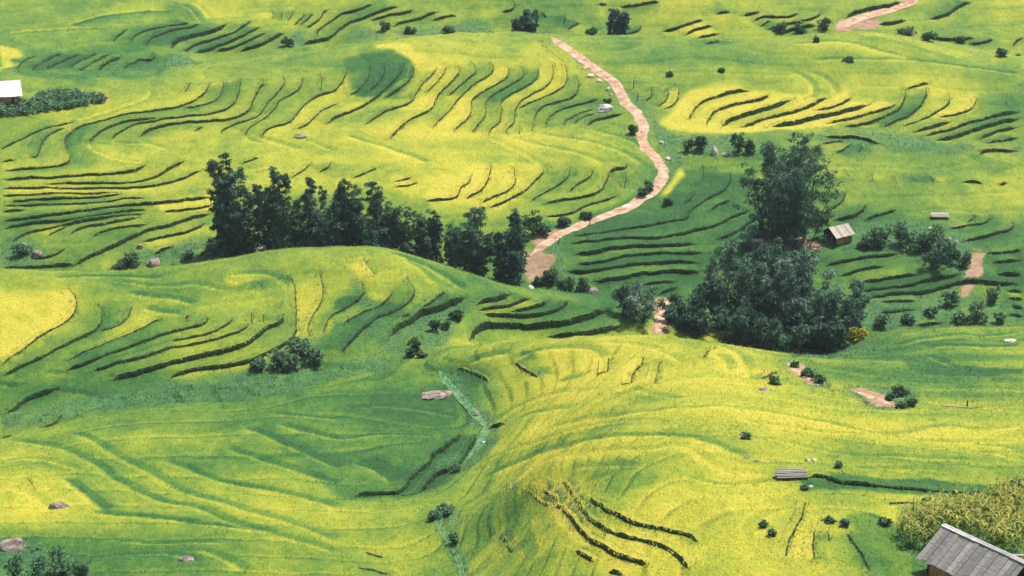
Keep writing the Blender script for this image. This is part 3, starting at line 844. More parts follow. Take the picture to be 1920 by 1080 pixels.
# ------------------------------------------------------------------ the terraced ground, one sheet
idx = np.arange(NU * NV).reshape(NV, NU)
quads = np.c_[idx[:-1, :-1].ravel(), idx[:-1, 1:].ravel(), idx[1:, 1:].ravel(), idx[1:, :-1].ravel()]
terrain = link('terraced_hillside', mesh_np('terraced_hillside', np.c_[VX.ravel(), VY.ravel(), ZG.ravel()], quads, (M_GROUND,),
               attrs={'ripeness': RIPEN, 'weed': WEEDM, 'soil': SOILM}, smooth=True))
tag(terrain, 'yellow and green rice terraces stepping over the hills', 'hillside', kind='structure')

# ------------------------------------------------------------------ terrace banks: each open edge a piece of its own
def bank_mesh(q, h, dist):
    d = np.gradient(q, axis=0); d /= np.linalg.norm(d, axis=1)[:, None] + 1e-9
    nrm = np.c_[d[:, 1], -d[:, 0]]               # towards the downhill side (right of the walk)
    n = len(q)
    wob = (vnoise(q[:, 0] * 1.3, q[:, 1] * 1.3, 55) - 0.5) * 0.30 + (vnoise(q[:, 0] * 3.7, q[:, 1] * 3.7, 56) - 0.5) * 0.16
    q = q + nrm * wob[:, None] * min(1.0, h * 1.6)
    up = np.minimum(0.9, 0.55 + 0.0 * h)
    back = q - nrm * 0.78
    zt = ground(back[:, 0], back[:, 1])
    foot = q + nrm * 0.30
    zb = ground(foot[:, 0], foot[:, 1])
    zt = np.clip(zt, zb + 0.02, zb + 1.7 * h + 0.08)
    arc = np.r_[0, np.cumsum(np.linalg.norm(np.diff(q, axis=0), axis=1))]
    end = np.clip(np.minimum(arc, arc[-1] - arc) / min(max(0.9, 4.0 * h), 0.3 * arc[-1]), 0, 1)
    zt = zb + (zt - zb) * end - 0.12 * (1 - end)
    jag = (rng.random(n) - 0.5) * 0.10
    top = zt + 0.05 + jag
    lip = q - nrm * 0.02
    f0 = np.c_[q + nrm * (0.10 + 0.16 * h), zb - 0.18]
    f1 = np.c_[q + nrm * 0.10, zb + 0.55 * (top - zb)]
    f2 = np.c_[lip, top]
    f3 = np.c_[q - nrm * 0.36, zt + 0.06 + 0.5 * jag]
    f4 = np.c_[q - nrm * 0.86, zt - 0.05]
    V = np.stack([f0, f1, f2, f3, f4], 1).reshape(-1, 3)
    Fc, fm = [], []
    for i in range(n - 1):
        for k in range(4):
            a = i * 5 + k
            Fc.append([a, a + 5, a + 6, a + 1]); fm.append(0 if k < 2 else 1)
    return V, np.array(Fc), np.array(fm), q, nrm, top, zb

order = sorted([l for l in lines if not l[2]], key=lambda l: -len(l[0]) * (0.45 if l[3] > 212 else 0.3) / l[3] * (1 + 2 * l[1]))
lipdata = []
restV, restF, restM, off = [], [], [], 0
for bi, (q, h, soft, dist) in enumerate(order):
    V, Fc, fm, qq, nrm, top, zb = bank_mesh(q, h, dist)
    lipdata.append((qq, nrm, top, zb, h, dist))
    if bi < 299:
        c = V.mean(0); c[2] = V[:, 2].min()
        rp = grid_lookup(RIPEN, V[:, 0], V[:, 1])
        back = np.repeat(rp.reshape(-1, 5)[:, 4], 5)
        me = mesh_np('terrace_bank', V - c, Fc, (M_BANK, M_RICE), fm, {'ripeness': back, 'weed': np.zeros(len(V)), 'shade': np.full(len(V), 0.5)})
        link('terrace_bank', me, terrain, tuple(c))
    else:
        restV.append(V); restF.append(Fc + off); restM.append(fm); off += len(V)
if restV:
    V = np.vstack(restV)
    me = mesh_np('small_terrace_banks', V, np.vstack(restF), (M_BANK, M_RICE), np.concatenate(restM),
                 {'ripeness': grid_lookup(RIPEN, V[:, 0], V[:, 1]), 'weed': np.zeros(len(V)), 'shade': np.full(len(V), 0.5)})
    o = link('small_terrace_banks', me, terrain); o['kind'] = 'stuff'

# ------------------------------------------------------------------ dirt roads and paths, draped
def ribbon(name, px, width, label, mat=M_ROAD, lift=0.06, seed=1):
    C = catmull(np.array(px, float), 8)
    W = cast(C[:, 0], C[:, 1], ZG)
    keep = np.r_[True, np.linalg.norm(np.diff(W[:, :2], axis=0), axis=1) < 12]
    W = W[keep]
    q, t = resample(W, 0.5)
    for _ in range(10):
        q[1:-1] = 0.5 * q[1:-1] + 0.25 * (q[:-2] + q[2:])
    d = np.gradient(q, axis=0); d /= np.linalg.norm(d, axis=1)[:, None] + 1e-9
    nr = np.c_[d[:, 1], -d[:, 0]]
    n = len(q); K = 7
    ends = np.clip(np.minimum(t, t[-1] - t) / 2.5, 0.25, 1)
    wl = ends * width * 0.5 * (0.75 + 0.6 * vnoise(t / 2.2, np.full(n, seed * 7.3), seed) )
    wr = ends * width * 0.5 * (0.75 + 0.6 * vnoise(t / 2.2, np.full(n, seed * 3.1), seed + 9))
    V = np.zeros((n, K, 3))
    for k in range(K):
        s = k / (K - 1) * 2 - 1
        off = np.where(s < 0, s * wl, s * wr)
        p = q + nr * off[:, None]
        e = 1 - abs(s) ** 4
        V[:, k, 0:2] = p
        V[:, k, 2] = ground(p[:, 0], p[:, 1]) + lift * e - 0.05 * (1 - e) - 0.05 * np.exp(-((abs(s) - 0.45) / 0.2) ** 2) + (rng.random(n) - 0.5) * 0.04
    # even out the cross-section so that the road reads as one bed
    zc = V[:, :, 2].copy()
    V[:, :, 2] = np.maximum(zc, 0.5 * zc + 0.5 * zc.mean(1, keepdims=True))
    ii = np.arange(n * K).reshape(n, K)
    Q = np.c_[ii[:-1, :-1].ravel(), ii[1:, :-1].ravel(), ii[1:, 1:].ravel(), ii[:-1, 1:].ravel()]
    o = link(name, mesh_np(name, V.reshape(-1, 3), Q, (mat,), smooth=True))
    tag(o, label, 'stream' if name == 'stream_bed' else 'path', kind='structure')
    return q, nr, wl, wr

def crop(ox, oy, s):
    return [(ox + float(a) / 3, oy + float(b) / 3) for a, b in (p.split(',') for p in s.split())]

ROADS = [
 ('dirt_road', crop(640, 0, '1180,208 1230,245 1290,282 1350,325 1420,380 1480,420 1540,455 1580,530 1610,590 1650,620 1690,680 1700,740 1685,790 1730,850 1780,910 1812,965 1800,1015 1750,1070')
  + crop(640, 360, '1650,60 1560,108 1440,150 1330,190 1220,240 1120,310 1060,355'), 1.75, 'pale dirt road winding down between the rice terraces'),
 ('dirt_path', [(1250, 565), (1246, 585), (1238, 605), (1230, 626)], 1.5, 'short dirt path dropping between the bamboo and the small tree'),
 ('dirt_path', [(1474, 680), (1490, 692), (1510, 706), (1535, 722)], 0.8, 'sandy footpath below the big bamboo clump'),
 ('dirt_path', [(1600, 734), (1625, 742), (1652, 750), (1672, 760)], 0.9, 'sandy footpath ending at the brush beside the yellow field'),
 ('dirt_road', crop(1280, 0, '860,168 900,140 960,112 1030,90 1090,75 1180,50 1260,20 1330,-10'), 2.6, 'reddish dirt road climbing the far hill'),
]
ribbon('stream_bed', [(818, 684), (842, 712), (868, 742), (893, 772), (916, 800), (908, 828), (886, 852), (858, 878)], 1.25, 'pale green wet gully winding between the dark field and the yellow hill', M_STREAM, 0.015, 11)
ribbon('stream_bed', [(838, 955), (826, 985), (846, 1018), (862, 1045), (872, 1085)], 0.7, 'pale green lower stream gully at the foot of the yellow hill', M_STREAM, 0.015, 12)
road_pts = []
for i, (nm, pts, w, lab) in enumerate(ROADS):
    q, nr, wl, wr = ribbon(nm, pts, w, lab, seed=i + 1)
    road_pts.append(np.c_[q, np.maximum(wl, wr)])
ROADP = np.vstack(road_pts)

def near_road(x, y, extra=0.0):
    out = np.zeros(len(x), bool)
    for s in range(0, len(ROADP), 1):
        px_, py_, w_ = ROADP[s]
        out |= (np.abs(x - px_) < w_ + extra) & (np.abs(y - py_) < w_ + extra)
    return out

# ------------------------------------------------------------------ the standing rice: blades over the paddies and along the lips
def blades(x, y, z, n_each, hgt, wid, lean, ripe, weed):
    n = len(x); m = n * n_each
    X = np.repeat(x, n_each) + rng.normal(0, 0.10, m); Y = np.repeat(y, n_each) + rng.normal(0, 0.10, m); Zb = np.repeat(z, n_each)
    H = np.repeat(hgt, n_each) * rng.uniform(0.6, 1.25, m); Wd = np.repeat(wid, n_each) * rng.uniform(0.7, 1.3, m)
    a = rng.uniform(0, 2 * np.pi, m); L = H * lean * rng.uniform(0.3, 1.5, m)
    ca, sa = np.cos(a), np.sin(a)
    base = np.c_[X, Y, Zb - 0.05]
    side = np.c_[-sa, ca, np.zeros(m)] * (Wd / 2)[:, None]
    tip = base + np.c_[ca * L, sa * L, H + 0.05]
    V = np.stack([base - side, base + side, tip], 1).reshape(-1, 3)
    r = np.clip(np.repeat(ripe, n_each) + rng.normal(0, 0.07, m), 0, 1)
    return V, np.repeat(r, 3), np.repeat(np.repeat(weed, n_each), 3), np.repeat(rng.random(m), 3)

def rice_patch(y0, y1, per_m2, n_each, h, w):
    half = 0.266
    area = half * (y1 ** 2 - y0 ** 2)
    n = int(area * per_m2)
    y = np.sqrt(rng.uniform(y0 ** 2, y1 ** 2, n)); x = rng.uniform(-half, half, n) * y
    soil = grid_lookup(SOILM, x, y)
    keep = (soil < 0.4) & ~near_road(x, y, 0.1)
    z = grid_lookup(ZG, x, y)
    # skip ground the photograph cannot see: far behind a crest
    x, y, z = x[keep], y[keep], z[keep]
    px_, py_ = project(np.c_[x, y, z])
    vis = (py_ > -30) & (py_ < 1120)
    x, y, z, px_, py_ = x[vis], y[vis], z[vis], px_[vis], py_[vis]
    seen = np.ones(len(x), bool)
    for f in np.linspace(0.80, 0.985, 22):
        yy = y * f; zz = CAM_Z + (z + 1.5 - CAM_Z) * f
        seen &= zz > grid_lookup(Z0, x * f, yy) - 0.2
    x, y, z = x[seen], y[seen], z[seen]
    rp = grid_lookup(RIPEN, x, y); wd = grid_lookup(WEEDM, x, y)
    hh = h * (1 + 0.5 * wd); ww = w * (1 + 0.4 * wd)
    return blades(x, y, z, n_each, hh, ww, 0.75, rp, (wd > rng.uniform(0.3, 0.9, len(x))).astype(float))

parts = [rice_patch(126, 172, 15.0, 2, 0.14, 0.055), rice_patch(172, 256, 7.0, 2, 0.155, 0.07), rice_patch(256, 330, 3.2, 2, 0.17, 0.10), rice_patch(330, 400, 1.5, 2, 0.18, 0.13)]
for (qq, nrm, top, zb, h, dist) in lipdata:
    sp = 0.16 if dist < 212 else 0.26
    L = np.linalg.norm(np.diff(qq, axis=0), axis=1).sum()
    n = int(L / sp * 2)
    t = rng.uniform(0, len(qq) - 1.001, n); i = t.astype(int); f = (t - i)[:, None]
    p = qq[i] * (1 - f) + qq[i + 1] * f; nn = nrm[i]
    ztop = top[i] * (1 - f[:, 0]) + top[i + 1] * f[:, 0]
    offs = rng.uniform(-0.45, 0.10, n)
    p = p + nn * offs[:, None]
    bk = p - nn * 0.8
    rp = grid_lookup(RIPEN, bk[:, 0], bk[:, 1])
    sc = 1.0 if dist < 212 else 1.35
    parts.append(blades(p[:, 0], p[:, 1], ztop - 0.06, 2, np.full(n, 0.24 * sc), np.full(n, 0.06 * sc * 1.2), 0.8, rp, np.zeros(n)))
    # weeds on the foot of the bank
    n2 = int(L / sp * 0.5)
    i = rng.integers(0, len(qq), n2)
    p = qq[i] + nrm[i] * rng.uniform(0.05, 0.45, n2)[:, None]
    z = ground(p[:, 0], p[:, 1])
    parts.append(blades(p[:, 0], p[:, 1], z, 2, np.full(n2, 0.22 * sc), np.full(n2, 0.08 * sc), 0.7, np.full(n2, 0.2), np.ones(n2)))
V = np.vstack([p[0] for p in parts]); RR = np.concatenate([p[1] for p in parts]); WW = np.concatenate([p[2] for p in parts]); SS = np.concatenate([p[3] for p in parts])
rice = link('rice_crop', mesh_np('rice_crop', V, np.arange(len(V)).reshape(-1, 3), (M_RICE,), attrs={'ripeness': RR, 'weed': WW, 'shade': SS}))
tag(rice, 'standing rice ripening from green to yellow over all the terraces', 'rice', kind='stuff')
print('RICE TRIS', len(V) // 3, 'GROUND', NU * NV * 2)

# ------------------------------------------------------------------ plants
def quads_to_mesh(name, C, U, Wv, tone, mat):
    """rhombic leaves: centre, half length vector, half width vector"""
    V = np.stack([C - U, C + Wv + U * 0.1, C + U, C - Wv + U * 0.1], 1).reshape(-1, 3)
    return mesh_np(name, V, np.arange(len(V)).reshape(-1, 4), (mat,), attrs={'tone': np.repeat(np.clip(tone, 0, 1), 4)})

def leaf_cloud(sprays, rad, per, length, width, droop, tone_base, flat=0.6):
    """sprays (n,3) centres with radius each -> leaves hanging in and around every spray"""
    n = len(sprays); m = n * per
    c = np.repeat(sprays, per, 0); r = np.repeat(rad, per)
    d = rng.normal(0, 1, (m, 3)); d /= np.linalg.norm(d, axis=1)[:, None] + 1e-9
    rr = rng.random(m) ** 0.5
    P = c + d * (r * rr)[:, None] * np.array([1, 1, flat])
    out = d * np.array([1, 1, 0.35]) + rng.normal(0, 0.45, (m, 3)); out[:, 2] -= droop
    out /= np.linalg.norm(out, axis=1)[:, None] + 1e-9
    nrm = np.cross(out, rng.normal(0, 1, (m, 3))); nrm /= np.linalg.norm(nrm, axis=1)[:, None] + 1e-9
    L = length * rng.uniform(0.6, 1.4, m); Wd = width * rng.uniform(0.6, 1.4, m)
    tone = np.repeat(tone_base, per) + rng.normal(0, 0.16, m)
    return P, out * (L / 2)[:, None], nrm * (Wd / 2)[:, None], tone

def bamboo(name, x, y, H, R, ncul, nspray, label, cat='bamboo', group=None, mat=None, low=0.25, base_r=0.12, per=20, seed=1, droop=0.7, leaf=(0.46, 0.12), pw=1.6, zb=None, girth_k=1.0):
    global rng
    keep = rng; rng = np.random.default_rng(seed)
    mat = mat or M_BAMBOO
    z = float(ground(x, y)) if zb is None else zb
    root = link(name, None, None, (x, y, z - 0.1))
    tag(root, label, cat, group)
    S, SR, T = [], [], []
    per_c = max(3, nspray // ncul)
    for c in range(ncul):
        a = 2 * math.pi * (c / ncul) + rng.normal(0, 0.35)
        rr = math.sqrt(rng.random()) * 0.9 + 0.1
        if c == 0: rr = 0.1
        b0 = np.array([math.cos(a), math.sin(a), 0]) * R * base_r * rr * 2.2
        h = H * (rng.uniform(0.72, 1.0) if c > 1 else 1.0) * (1.0 - 0.22 * rr * rr)
        reach = R * rr * rng.uniform(0.65, 0.95)
        s = np.linspace(0, 1, 9)
        prof = s ** pw
        tipdrop = np.clip((s - 0.8) / 0.2, 0, 1) ** 2 * 0.07 * h
        pts = b0 + np.outer(prof, np.array([math.cos(a), math.sin(a), 0]) * reach) + np.c_[np.zeros(9), np.zeros(9), s * h * 1.02 - tipdrop]
        pts[:, :2] += rng.normal(0, 0.04, (9, 2))
        MB().tube(pts, np.linspace(0.075, 0.018, 9), 5).build('culm', M_CULM, root, True)
        t = low + (1 - low) * rng.random(per_c) ** 0.8
        p = np.stack([np.interp(t, s, pts[:, k]) for k in range(3)], 1)
        girth = girth_k * (0.06 + 0.10 * np.sin(np.clip((t - low) / (1 - low), 0, 1) * np.pi * 0.9 + 0.25)) * R * 1.1
        p[:, 0] += rng.normal(0, 1, per_c) * girth * 0.8; p[:, 1] += rng.normal(0, 1, per_c) * girth * 0.8
        p[:, 2] += rng.normal(0, 0.3, per_c) - 0.15
        p[:, 2] = np.maximum(p[:, 2], 0.25)
        S.append(p); SR.append(np.full(per_c, 0.07 * R + 0.30)); T.append(np.full(per_c, 0.44) + rng.normal(0, 0.15, per_c) + 0.35 * (t - 0.6) + rng.normal(0, 0.12))  # leaf colour lightens with height, standing in for sunlit crown highlights
    S = np.vstack(S); SR = np.concatenate(SR); T = np.concatenate(T)
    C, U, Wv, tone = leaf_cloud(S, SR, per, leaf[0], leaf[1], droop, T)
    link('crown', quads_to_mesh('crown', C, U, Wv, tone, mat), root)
    rng = keep
    return root

def shrub(name, x, y, H, R, nleaf, label, cat='shrub', group=None, mat=None, seed=1, leaf=(0.42, 0.22), zb=None):
    global rng
    keep = rng; rng = np.random.default_rng(seed)
    mat = mat or M_SHRUB
    z = float(ground(x, y)) if zb is None else zb
    root = link(name, None, None, (x, y, z - 0.08)); tag(root, label, cat, group)
    nb = 7
    per = 12
    ns = max(8, nleaf // per)
    a = rng.uniform(0, 2 * np.pi, nb); rr = np.sqrt(rng.random(nb)) * 0.62
    cb = np.c_[np.cos(a) * rr * R, np.sin(a) * rr * R, np.r_[0.72, rng.uniform(0.22, 0.72, nb - 1)] * H]
    rb = rng.uniform(0.30, 0.5, nb) * R
    mb = MB()
    for k in range(nb):
        mb.tube([(0, 0, 0), cb[k] * (0.4, 0.4, 0.55), cb[k]], [0.07, 0.05, 0.02], 5)
    mb.build('stems', M_CULM, root, True)
    k = rng.integers(0, nb, ns)
    d = rng.normal(0, 1, (ns, 3)); d /= np.linalg.norm(d, axis=1)[:, None]
    S = cb[k] + d * rb[k][:, None] * (rng.random(ns) ** 0.35)[:, None] * np.array([1, 1, max(0.6, 0.75 * H / (R + 0.01))])
    S[:, 2] = np.clip(S[:, 2] * H / max(S[:, 2].max(), 0.1), 0.12, H)
    T = 0.42 + rng.normal(0, 0.13, nb)[k] + rng.normal(0, 0.12, ns) + 0.2 * (S[:, 2] / H - 0.5)  # tone rises with height: the lit crown top is put into the leaf colour
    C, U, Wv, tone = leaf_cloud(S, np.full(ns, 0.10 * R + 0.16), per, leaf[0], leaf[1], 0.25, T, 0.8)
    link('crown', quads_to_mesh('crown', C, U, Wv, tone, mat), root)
    rng = keep
    return root

def spot(px, py=None, d=None):
    if d is None:
        p = cast([px], [py], ZG)[0]; return float(p[0]), float(p[1])
    kx, _ = ray(px, 540.0)
    # distance known: walk straight out to it
    return float(kx * d), float(d)

def top_height(py, y, x):
    _, kz = ray(960.0, py)
    return float(CAM_Z + kz * y - ground(x, y))

def px_m(y):
    return y / math.cos(math.radians(19)) / F

def plant(kind, px, top, hw, base=None, d=None, **kw):
    if d is None:
        x, y = spot(base[0], base[1])
    else:
        x, y = spot(px, d=d)
        for _ in range(3):                        # keep the chosen column although the ray tilts
            kx, kz = ray(px, 0.5 * (top + 540)); x = float(kx * d)
    H = max(0.5, top_height(top, y, x)); R = hw * px_m(y)
    return kind(x=x, y=y, H=H, R=R, **kw)

GB = 'bamboo clumps of the thicket in the valley'
plant(bamboo, 1478, 240, 66, base=(1478, 462), name='bamboo_clump', ncul=26, nspray=1000, label='tall dark bamboo clump standing alone beside the small ochre hut', cat='bamboo', girth_k=1.5, seed=11, per=28, low=0.08, base_r=0.30, pw=0.8)
G1 = 'bamboo of the big thicket below the ochre hut'
for i, (px, top, hw, d, mat, ns, lab) in enumerate([
    (1362, 446, 42, 249, M_BAMBOOG, 380, 'feathery grey-green bamboo plume at the left edge of the big thicket below the ochre hut'),
    (1442, 442, 58, 247, M_BAMBOOG, 560, 'tallest pale-tipped bamboo in the middle of the big thicket below the ochre hut'),
    (1505, 458, 56, 244, M_BAMBOOG, 520, 'pale arching bamboo on the right of the big thicket below the ochre hut'),
    (1556, 545, 50, 241, M_BAMBOO, 420, 'low drooping bamboo in the big thicket beside the yellow shrub'),
    (1470, 560, 60, 239, M_BAMBOO, 520, 'dark squat bamboo filling the foot of the big thicket'),
    (1395, 560, 52, 242, M_BAMBOO, 420, 'dark low bamboo at the foot of the thicket between plume and middle clump'),
    (1300, 546, 46, 246, M_BAMBOO, 360, 'bushy dark bamboo beside the short dirt path'),
    (1598, 520, 36, 250, M_BAMBOOG, 150, 'thin sparse bamboo arching over the green terraces behind the yellow shrub')]):
    plant(bamboo, px, top, hw, d=d, name='bamboo_clump', ncul=12 if ns > 200 else 7, nspray=ns, label=lab, group=G1, mat=mat, seed=30 + i, low=0.04, base_r=0.30, per=30, pw=1.5, girth_k=1.2)
plant(bamboo, 1192, 522, 38, d=243, name='small_tree', ncul=9, nspray=260, label='small feathery tree beside the short dirt path behind the yellow hill', cat='tree', mat=M_BAMBOOG, seed=50, low=0.2, base_r=0.2, per=18)
plant(shrub, 1606, 614, 24, d=238, name='yellow_shrub', nleaf=900, label='bright yellow-green shrub at the right foot of the big thicket', mat=M_YELLOW, seed=51)
G2 = 'trees of the dark row behind the left knoll'
for i, (px, top, hw, d, k, ns, lab) in enumerate([
    (420, 276, 34, 272, 'b', 420, 'tallest tree at the left end of the dark row, leaning over the yellow terraces'),
    (456, 342, 34, 270.5, 'b', 330, 'shorter dark tree right beside the tallest one of the row'),
    (514, 300, 30, 270, 'b', 380, 'slim arching tree, second tallest of the dark row'),
    (545, 372, 42, 268, 's', 1500, 'dark rounded tree filling the row in front of the slim arching one'),
    (582, 320, 25, 271, 'b', 260, 'thin pointed tree in the dark row between the arching tree and the twin tops'),
    (645, 326, 28, 270, 'b', 340, 'leafy tree with spiky top, left of the two twin tops in the dark row'),
    (694, 330, 30, 270.5, 'b', 340, 'leafy tree with spiky top, right of the two twin tops in the dark row'),
    (625, 392, 46, 267.5, 's', 1500, 'dark broad tree under the twin tops of the row'),
    (705, 410, 42, 267, 's', 1300, 'dark broad tree in the row where it starts to sink'),
    (752, 384, 40, 269, 's', 1300, 'mid green rounded tree in the row below the yellow terraces'),
    (812, 396, 42, 269, 's', 1300, 'rounded green tree in the low right half of the row'),
    (785, 400, 30, 268, 'b', 260, 'slender dark tree filling the gap in the low right half of the row'),
    (850, 418, 36, 266, 's', 1100, 'low dark tree in front of the right half of the row'),
    (888, 382, 36, 265.5, 'b', 420, 'dark bamboo, left one of the pair beside the dirt road'),
    (960, 386, 36, 263.5, 'b', 440, 'dark bamboo, right one of the pair beside the dirt road')]):
    if k == 'b':
        plant(bamboo, px, top, hw, d=d, name='bamboo_clump' if px > 860 else 'tree', cat='bamboo' if px > 860 else 'tree', ncul=9, nspray=ns, label=lab, group=G2, seed=60 + i, low=0.06, base_r=0.25, per=30, pw=1.3, leaf=(0.44, 0.14), girth_k=1.7)
    else:
        plant(shrub, px, top, hw, d=d, name='tree', cat='tree', nleaf=ns * 2, label=lab, group=G2, seed=60 + i, mat=M_BAMBOO if i % 3 else M_SHRUB, leaf=(0.5, 0.24))
plant(bamboo, 986, 14, 24, d=374, name='tree', ncul=8, nspray=240, label='dark forked tree on the far ridge left of the dirt road end', cat='tree', seed=90, low=0.05, base_r=0.25, per=16, leaf=(0.8, 0.3))
plant(shrub, 1151, 20, 28, d=374, name='tree', nleaf=2600, label='dark rounded tree on the far ridge right of the dirt road end', cat='tree', seed=91, mat=M_BAMBOO, leaf=(0.7, 0.35))

# shrubs: (label, group, material, [(x, top, half width, base y)])
SHRUBS = [
 ('low dark shrub in the thicket right of the small ochre hut', M_SHRUB, [(1655, 420, 30, 462), (1698, 415, 32, 462), (1742, 424, 32, 466), (1775, 448, 28, 486), (1755, 468, 30, 506), (1800, 470, 22, 500), (1622, 444, 20, 464), (1720, 445, 30, 470)]),
 ('round shrub at the back corner of the small ochre hut', M_SHRUB, [(1534, 392, 26, 418)]),
 ('small shrub on bare soil left of the tall lone bamboo', M_SHRUB, [(1408, 450, 20, 472), (1432, 468, 14, 484)]),
 ('dark shrub by the rocks above the green terraces', M_SHRUB, [(1384, 248, 17, 286), (1315, 256, 16, 282), (1404, 262, 12, 288), (1290, 262, 12, 284)]),
 ('scrubby bush on the overgrown green terraces under the ochre hut', M_BRUSH, [(1782, 545, 20, 572), (1832, 562, 22, 602), (1862, 535, 16, 566), (1700, 585, 18, 606), (1650, 588, 22, 612), (1800, 585, 20, 606), (1875, 588, 14, 606), (1745, 575, 16, 592), (1605, 600, 20, 622)]),
 ('pale brush in the gully under the left knoll', M_BRUSH, [(565, 634, 32, 668), (525, 655, 28, 688), (592, 655, 20, 684), (490, 672, 20, 692), (545, 664, 26, 690)]),
 ('small bush in the green gully between knoll and yellow hill', M_SHRUB, [(852, 575, 22, 598), (818, 592, 20, 620), (782, 632, 20, 660), (835, 600, 16, 616), (792, 655, 14, 670), (770, 648, 12, 668)]),
 ('small bush hugging the edge of the winding dirt road', M_SHRUB, [(1186, 233, 10, 252), (1215, 340, 12, 358), (1205, 352, 10, 368), (1140, 185, 9, 196), (1252, 372, 10, 384), (1058, 408, 16, 424), (1100, 398, 14, 410), (1020, 420, 18, 440), (1000, 396, 26, 442)]),
 ('brush among the rocks at the left foot of the big terraced hill', M_BRUSH, [(250, 476, 24, 498), (398, 452, 28, 474), (436, 462, 22, 480), (42, 454, 26, 476), (220, 488, 18, 502), (350, 472, 18, 484)]),
 ('dark round bush at the edge of the corn patch', M_SHRUB, [(1908, 897, 24, 936)]),
 ('bush at the end of the sandy footpath', M_SHRUB, [(1692, 722, 22, 744), (1668, 738, 12, 750), (1712, 748, 14, 762), (1690, 752, 14, 764)]),
 ('bush beside the sandy footpath below the thicket', M_SHRUB, [(1512, 690, 15, 706), (1534, 702, 15, 718), (1452, 708, 14, 720), (1490, 678, 8, 688)]),
 ('dark bush among boulders where the road meets the green terraces', M_SHRUB, [(1060, 520, 26, 546), (1096, 524, 18, 546), (1030, 505, 20, 528), (1010, 520, 14, 536)]),
 ('green mound of brush in the gully at the foot of the left field', M_BRUSH, [(120, 1030, 36, 1078), (70, 1035, 30, 1085), (30, 1045, 30, 1092), (160, 1045, 26, 1084)]),
 ('small bush on the bank in the yellow hill', M_BRUSH, [(1430, 972, 12, 988), (1448, 990, 9, 1004), (1556, 968, 16, 980), (1585, 968, 14, 986), (1660, 968, 16, 984), (1570, 862, 10, 876), (1398, 808, 16, 822), (1508, 908, 9, 918), (1735, 930, 6, 944)]),
 ('low brush lining the small stream gully', M_BRUSH, [(815, 958, 18, 974), (840, 950, 14, 966), (852, 1000, 16, 1020), (830, 945, 12, 956), (856, 870, 12, 884)]),
 ('tuft of brush on the far terraces', M_SHRUB, [(722, 40, 12, 56), (840, 48, 14, 62), (770, 50, 12, 62), (1460, 40, 16, 62), (1500, 44, 14, 62), (1545, 34, 14, 54), (1700, 52, 22, 66), (1740, 62, 20, 76), (540, 70, 12, 88), (1110, 52, 14, 62), (1800, 66, 14, 80), (1255, 135, 9, 142), (1355, 128, 9, 134)]),
 ('dark tuft at the field edge right of the winding road', M_SHRUB, [(1590, 108, 12, 116), (1880, 90, 14, 106), (1530, 70, 8, 80)]),
]
k = 200
for lab, mt, spots_ in SHRUBS:
    for (px, top, hw, by) in spots_:
        k += 1
        d = None
        x, y = spot(px, by)
        R = hw * px_m(y) * (0.72 if 'yellow hill' in lab else 1.0); H = max(0.35, top_height(top, y, x) * (0.72 if 'yellow hill' in lab else 1.0))
        H = min(H, 2.2 * R + 0.8)
        shrub('shrub' if mt is not M_BRUSH else 'brush', x, y, H, R, int(min(1500, 320 + 420 * R)), lab, 'shrub' if mt is not M_BRUSH else 'brush',
              lab.split(' ', 1)[1] if len(spots_) > 1 else None, mt, k, (0.34, 0.17) if y > 200 else (0.22, 0.12))

# corn: one plant, copied over the patch
def corn_mesh(seed):
    r = np.random.default_rng(seed)
    C, U, Wv, T = [], [], [], []
    V, Fc, tone = [], [], []
    def strip(pts, w, t):
        n0 = len(V)
        pts = np.array(pts); dd = pts[-1] - pts[0]; sd = np.cross(dd, (0, 0, 1)); sd /= np.linalg.norm(sd) + 1e-9
        for i, p in enumerate(pts):
            ww = w * (1 - (i / (len(pts) - 1)) ** 2 * 0.9) * 0.5
            V.append(p - sd * ww); V.append(p + sd * ww); tone.extend([t, t])
        for i in range(len(pts) - 1):
            Fc.append([n0 + 2 * i, n0 + 2 * i + 1, n0 + 2 * i + 3, n0 + 2 * i + 2])
    H = 1.75
    for a in (0, math.pi / 2):
        n0 = len(V); c, s = math.cos(a) * 0.025, math.sin(a) * 0.025
        V.extend([np.array([-c, -s, 0]), np.array([c, s, 0]), np.array([c * .5, s * .5, H]), np.array([-c * .5, -s * .5, H])]); tone.extend([0.35] * 4)
        Fc.append([n0, n0 + 1, n0 + 2, n0 + 3])
    for i in range(9):
        z = 0.25 + 1.25 * i / 8; a = i * 2.4 + r.normal(0, 0.3); L = r.uniform(0.5, 0.8)
        e = np.array([math.cos(a), math.sin(a), 0])
        strip([np.array([0, 0, z]), e * L * 0.4 + (0, 0, z + 0.22), e * L * 0.8 + (0, 0, z + 0.15), e * L + (0, 0, z - 0.15)], 0.11, np.clip(r.normal(0.25 + 0.5 * i / 8, 0.2), 0, 1))
    for i in range(5):
        a = i * 1.257; e = np.array([math.cos(a), math.sin(a), 0])
        strip([np.array([0, 0, H - 0.05]), e * 0.07 + (0, 0, H + 0.18), e * 0.16 + (0, 0, H + 0.28)], 0.05, 0.95)
    return mesh_np('corn_plant', np.array(V), np.array(Fc), (M_CORN,), attrs={'tone': np.array(tone)})
corn_meshes = [corn_mesh(s) for s in range(4)]
CORN_POLY = poly_of('1678,1000 1700,975 1760,962 1850,948 1895,925 1925,915 1925,1046 1880,1040 1840,1028 1770,1006 1738,1034 1690,1030')
n_corn = 0
